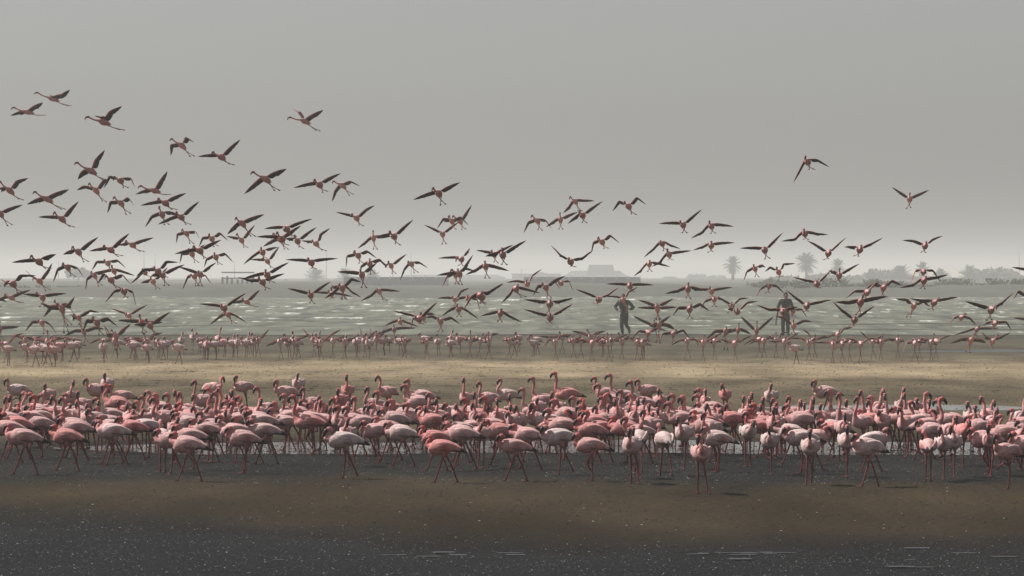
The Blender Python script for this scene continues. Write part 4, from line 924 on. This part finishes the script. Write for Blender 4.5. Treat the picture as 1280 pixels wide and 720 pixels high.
jt = link('jetty', None, None, (X(298, 9), FPX / 9, GZ)); tag(jt, 'open timber jetty frame with uneven posts', 'jetty')
for i, (px, py) in enumerate(((278, 346), (284, 345), (290, 348), (297, 352), (303, 350), (309, 352), (315, 351))):
    x = X(px, 9) - jt.location.x; b = MB(); b.loft([(x, 0, -1.3), (x, 0, .8), (x + .03, 0, Zt(py, 9) - GZ)], [.17, .16, .14], [(1, 1, 1)] * 3, 7); link('post', b.mesh('post', M_TRUNK), jt)
for z in (.9, 1.7): boxpart('beam', (X(277, 9) - jt.location.x, -.1, z), (X(318, 9) - jt.location.x, .1, z + .18), M_TRUNK, jt)
def fence(px0, px1, dist, h, n, label):
    s = FPX / dist; x0, x1 = X(px0, s), X(px1, s); o = link('fence', None, None, (x0, dist, .9)); tag(o, label, 'fence')
    L = x1 - x0
    for i in range(n + 1):
        x = L * i / n; b = MB(); b.loft([(x, 0, -.6), (x, 0, h * .5), (x, 0, h)], [.09, .085, .075], [(1, 1, 1)] * 3, 6); link('post', b.mesh('post', M_STEEL), o)
        if i < n: boxpart('panel', (x + .1, .02, .1), (x + L / n - .1, .07, h - .15), M_WALL, o)
fence(430, 560, 640, 1.5, 9, 'grey panel fence along the bank below the long building')
fence(655, 800, 660, 1.5, 10, 'grey panel fence on the bank before the house')

def frond_mesh(k):
    rs = random.Random(k); b = MB(); L = 1.0
    pts = [Vector((t, 0, .30 * t - .48 * t * t)) for t in (0, .2, .4, .6, .8, 1.0)]
    b.loft(pts, [.02, .017, .014, .011, .008, .004], [(1, 1, 1)] * 6, 4)
    for i in range(1, 12):
        t = .12 + .86 * i / 12; p = Vector((t, 0, .30 * t - .48 * t * t)); ln = .26 * math.sin(math.pi * (.15 + .8 * t)) + .05
        for sg in (-1, 1):
            e = p + Vector((ln * .55, sg * ln, -.10 * ln - rs.uniform(0, .10))); w = Vector((.032, 0, 0))
            b.quads([p - w, p + w, e], [(0, 1, 2)], [(1, 1, 1)] * 3)
    return b.mesh('frond', M_FROND)
FRONDS = [frond_mesh(i) for i in range(4)]
def palm(px, py_c, r_px, dist, label, seed, n=58):
    rs = random.Random(seed); s = FPX / dist; zc = Zt(py_c, s); r = r_px / s
    o = link('palm_tree', None, None, (X(px, s), dist, GZ)); tag(o, label, 'palm tree', 'palms on the far shore')
    h = zc - GZ - r * .12; b = MB()
    b.loft([(0, 0, -.6), (.02, 0, h * .4), (-.03, 0, h * .8), (0, 0, h)], [.55, .42, .42, .55], [(1, 1, 1)] * 4, 9); link('trunk', b.mesh('trunk', M_TRUNK), o)
    for i in range(n):
        f = link('frond', FRONDS[i % 4], o, (0, 0, h)); el = R(rs.uniform(-52, 88)); az = i * 2.399 + rs.uniform(-.2, .2)
        f.rotation_euler = (0, -el, az); k = r * rs.uniform(.9, 1.15); f.scale = (k, k, k)
palm(394, 347, 14, DT, 'broad palm left of a smaller pair by the long building', 1)
palm(432, 347, 13, DT + 6, 'palm between the broad palm and the small shed', 2)
palm(465, 347, 12, DT + 12, 'palm beside the gable of the long building', 3)
palm(357, 353, 5, DT + 15, 'small young palm standing alone on the bank', 4, 30)
palm(916, 331, 12, DT - 4, 'tall palm rising over the flat compound roof', 5)
palm(1008, 328, 14, DT, 'tallest palm with dense round crown by the trees', 6, 76)
palm(1047, 332, 10, DT + 10, 'narrow palm next to the tallest round-crowned palm', 7)
palm(1090, 348, 14, DT - 8, 'squat palm where the dense tree line begins', 8)
palm(1127, 344, 15, DT - 5, 'wide palm in the dense tree line', 9)
palm(1153, 336, 10, DT + 8, 'thin-crowned palm peeping over the tree line', 10)
palm(1176, 347, 13, DT - 6, 'low palm beside the gap in the tree line', 11)
palm(1211, 345, 15, DT - 3, 'full palm between the gap and the rounded tree', 12, 70)
palm(1264, 352, 13, DT - 9, 'drooping palm at the end of the tree line', 13)
def tree(px, py_top, w_px, dist, label, seed, n=900, grp='rounded trees on the far shore'):
    rs = random.Random(seed); s = FPX / dist; top = Zt(py_top, s) - GZ; w = w_px / s / 2
    o = link('tree', None, None, (X(px, s), dist, GZ)); tag(o, label, 'tree', grp)
    b = MB(); b.loft([(0, 0, -.6), (.08, 0, top * .3), (0, .05, top * .6)], [.3, .2, .1], [(1, 1, 1)] * 3, 8)
    for k in range(4):
        a = k * 1.57 + rs.random(); b.loft([(.05, 0, top * (.25 + .06 * k)), (math.cos(a) * w * .3, math.sin(a) * w * .3, top * .55), (math.cos(a) * w * .6, math.sin(a) * w * .6, top * .75)], [.12, .08, .03], [(1, 1, 1)] * 3, 6)
    link('trunk', b.mesh('trunk', M_TRUNK), o)
    cl = []
    for _ in range(20):
        a, q = rs.uniform(0, 6.28), math.sqrt(rs.random()) * .78; zt = math.sqrt(max(0, 1 - q * q))
        cl.append((math.cos(a) * q * w, math.sin(a) * q * w, top * (.28 + .55 * zt * rs.uniform(.45, 1.0)), rs.uniform(.22, .36) * w))
    b = MB()
    for i in range(n):
        cx, cy, cz, cr = rs.choice(cl); v = Vector((rs.gauss(0, 1), rs.gauss(0, 1), rs.gauss(0, 1))).normalized() * cr * rs.uniform(.6, 1.05)
        p = Vector((cx, cy, cz)) + Vector((v.x, v.y, v.z * .8)); p.z = max(p.z, .1)
        a = Vector((rs.uniform(-1, 1), rs.uniform(-1, 1), rs.uniform(-1, 1))).normalized(); c = a.orthogonal().normalized(); k = rs.uniform(.35, .75)
        b.quads([p + a * k, p + c * k * .7, p - a * k, p - c * k * .7], [(0, 1, 2, 3)], [(1, 1, 1)] * 4)
    link('crown', b.mesh('crown', M_LEAF, False), o)
for i, (px, py, w, dd, l) in enumerate(((98, 336, 34, 0, 'loose-crowned tree standing alone above the left bank'), (118, 348, 26, 12, 'small tree leaning on the lone loose-crowned tree'), (1110, 341, 56, 14, 'broad rounded tree behind the squat palm'), (1240, 341, 70, 16, 'largest rounded tree of the far tree line'),
        (1030, 348, 50, 6, 'bushy tree below the tallest palm'), (1070, 350, 46, 2, 'low bushy tree between the narrow and squat palms'), (980, 351, 46, -6, 'low wide bush-like tree beside the compound'), (1150, 352, 50, 0, 'low dark tree under the thin-crowned palm'), (1190, 354, 44, 4, 'low dark tree by the gap in the palms'),
        (1280, 350, 44, -2, 'rounded tree at the end of the tree line'), (870, 345, 26, 20, 'ragged tree showing over the compound roof'), (896, 347, 24, 22, 'second ragged tree over the compound, beside the tall palm'), (676, 341, 20, 30, 'small tree crown showing above the annex'), (838, 349, 20, 18, 'small shrub-like tree at the compound corner'))):
    tree(px, py, w, (DT if px > 950 or px < 200 else DB) + dd, l, 40 + i, 1100 if w > 40 else 600)

def shrub(px, py_top, w_px, dist, seed, label):
    rs = random.Random(seed); s = FPX / dist; top = Zt(py_top, s) - .9; w = w_px / s / 2
    o = link('shrub', None, None, (X(px, s), dist, .9)); tag(o, label, 'shrub', 'dark shrubs on the far bank')
    b = MB(); st = MB()
    for k in range(7):
        a = rs.uniform(0, 6.28); e = Vector((math.cos(a) * w * .6, math.sin(a) * w * .5, top * rs.uniform(.5, .9)))
        st.loft([(0, 0, -.4), e * .5 + Vector((0, 0, .1)), e], [.06, .04, .015], [(1, 1, 1)] * 3, 5)
        for i in range(60):
            p = e + Vector((rs.gauss(0, w * .3), rs.gauss(0, w * .3), rs.gauss(-.1, top * .2))); p.z = min(max(p.z, .02), top * 1.05)
            a_ = Vector((rs.uniform(-1, 1), rs.uniform(-1, 1), rs.uniform(-1, 1))).normalized(); c = a_.orthogonal().normalized(); q = rs.uniform(.10, .22)
            b.quads([p + a_ * q, p + c * q * .7, p - a_ * q, p - c * q * .7], [(0, 1, 2, 3)], [(1, 1, 1)] * 4)
    link('stem', st.mesh('stem', M_TRUNK), o); link('foliage', b.mesh('foliage', M_LEAF, False), o)
rs3 = random.Random(3)
for i in range(22):
    px = 950 + i * 15.5
    shrub(px + rs3.uniform(-3, 3), rs3.uniform(349, 357), rs3.uniform(20, 32), 520 + rs3.uniform(-12, 25), 90 + i, 'dark shrub in the hedge on the far bank before the palms')
for i, px in enumerate((20, 52, 88, 112, 150, 212, 236)):
    shrub(px, rs3.uniform(356, 361), rs3.uniform(22, 36), 525 + rs3.uniform(-10, 20), 130 + i, 'low shrub on the bare left part of the far bank')

# ------------------------------------------------------------------ blown dust in the air
hz_ = MB(); hz_.box((-2600, -60, -1.0), (2600, 6300, 18.0))
m = bpy.data.materials.new('haze'); m.use_nodes = True; nt = m.node_tree; nt.nodes.remove(nt.nodes['Principled BSDF'])
pv = nt.nodes.new('ShaderNodeVolumePrincipled'); pv.inputs['Color'].default_value = (.80, .80, .79, 1); pv.inputs['Density'].default_value = .00065; pv.inputs['Anisotropy'].default_value = .1
nt.links.new(pv.outputs[0], nt.nodes['Material Output'].inputs['Volume'])
ho = link('haze', hz_.mesh('haze', m, False)); tag(ho, 'pale dust haze over the flats', kind='stuff')
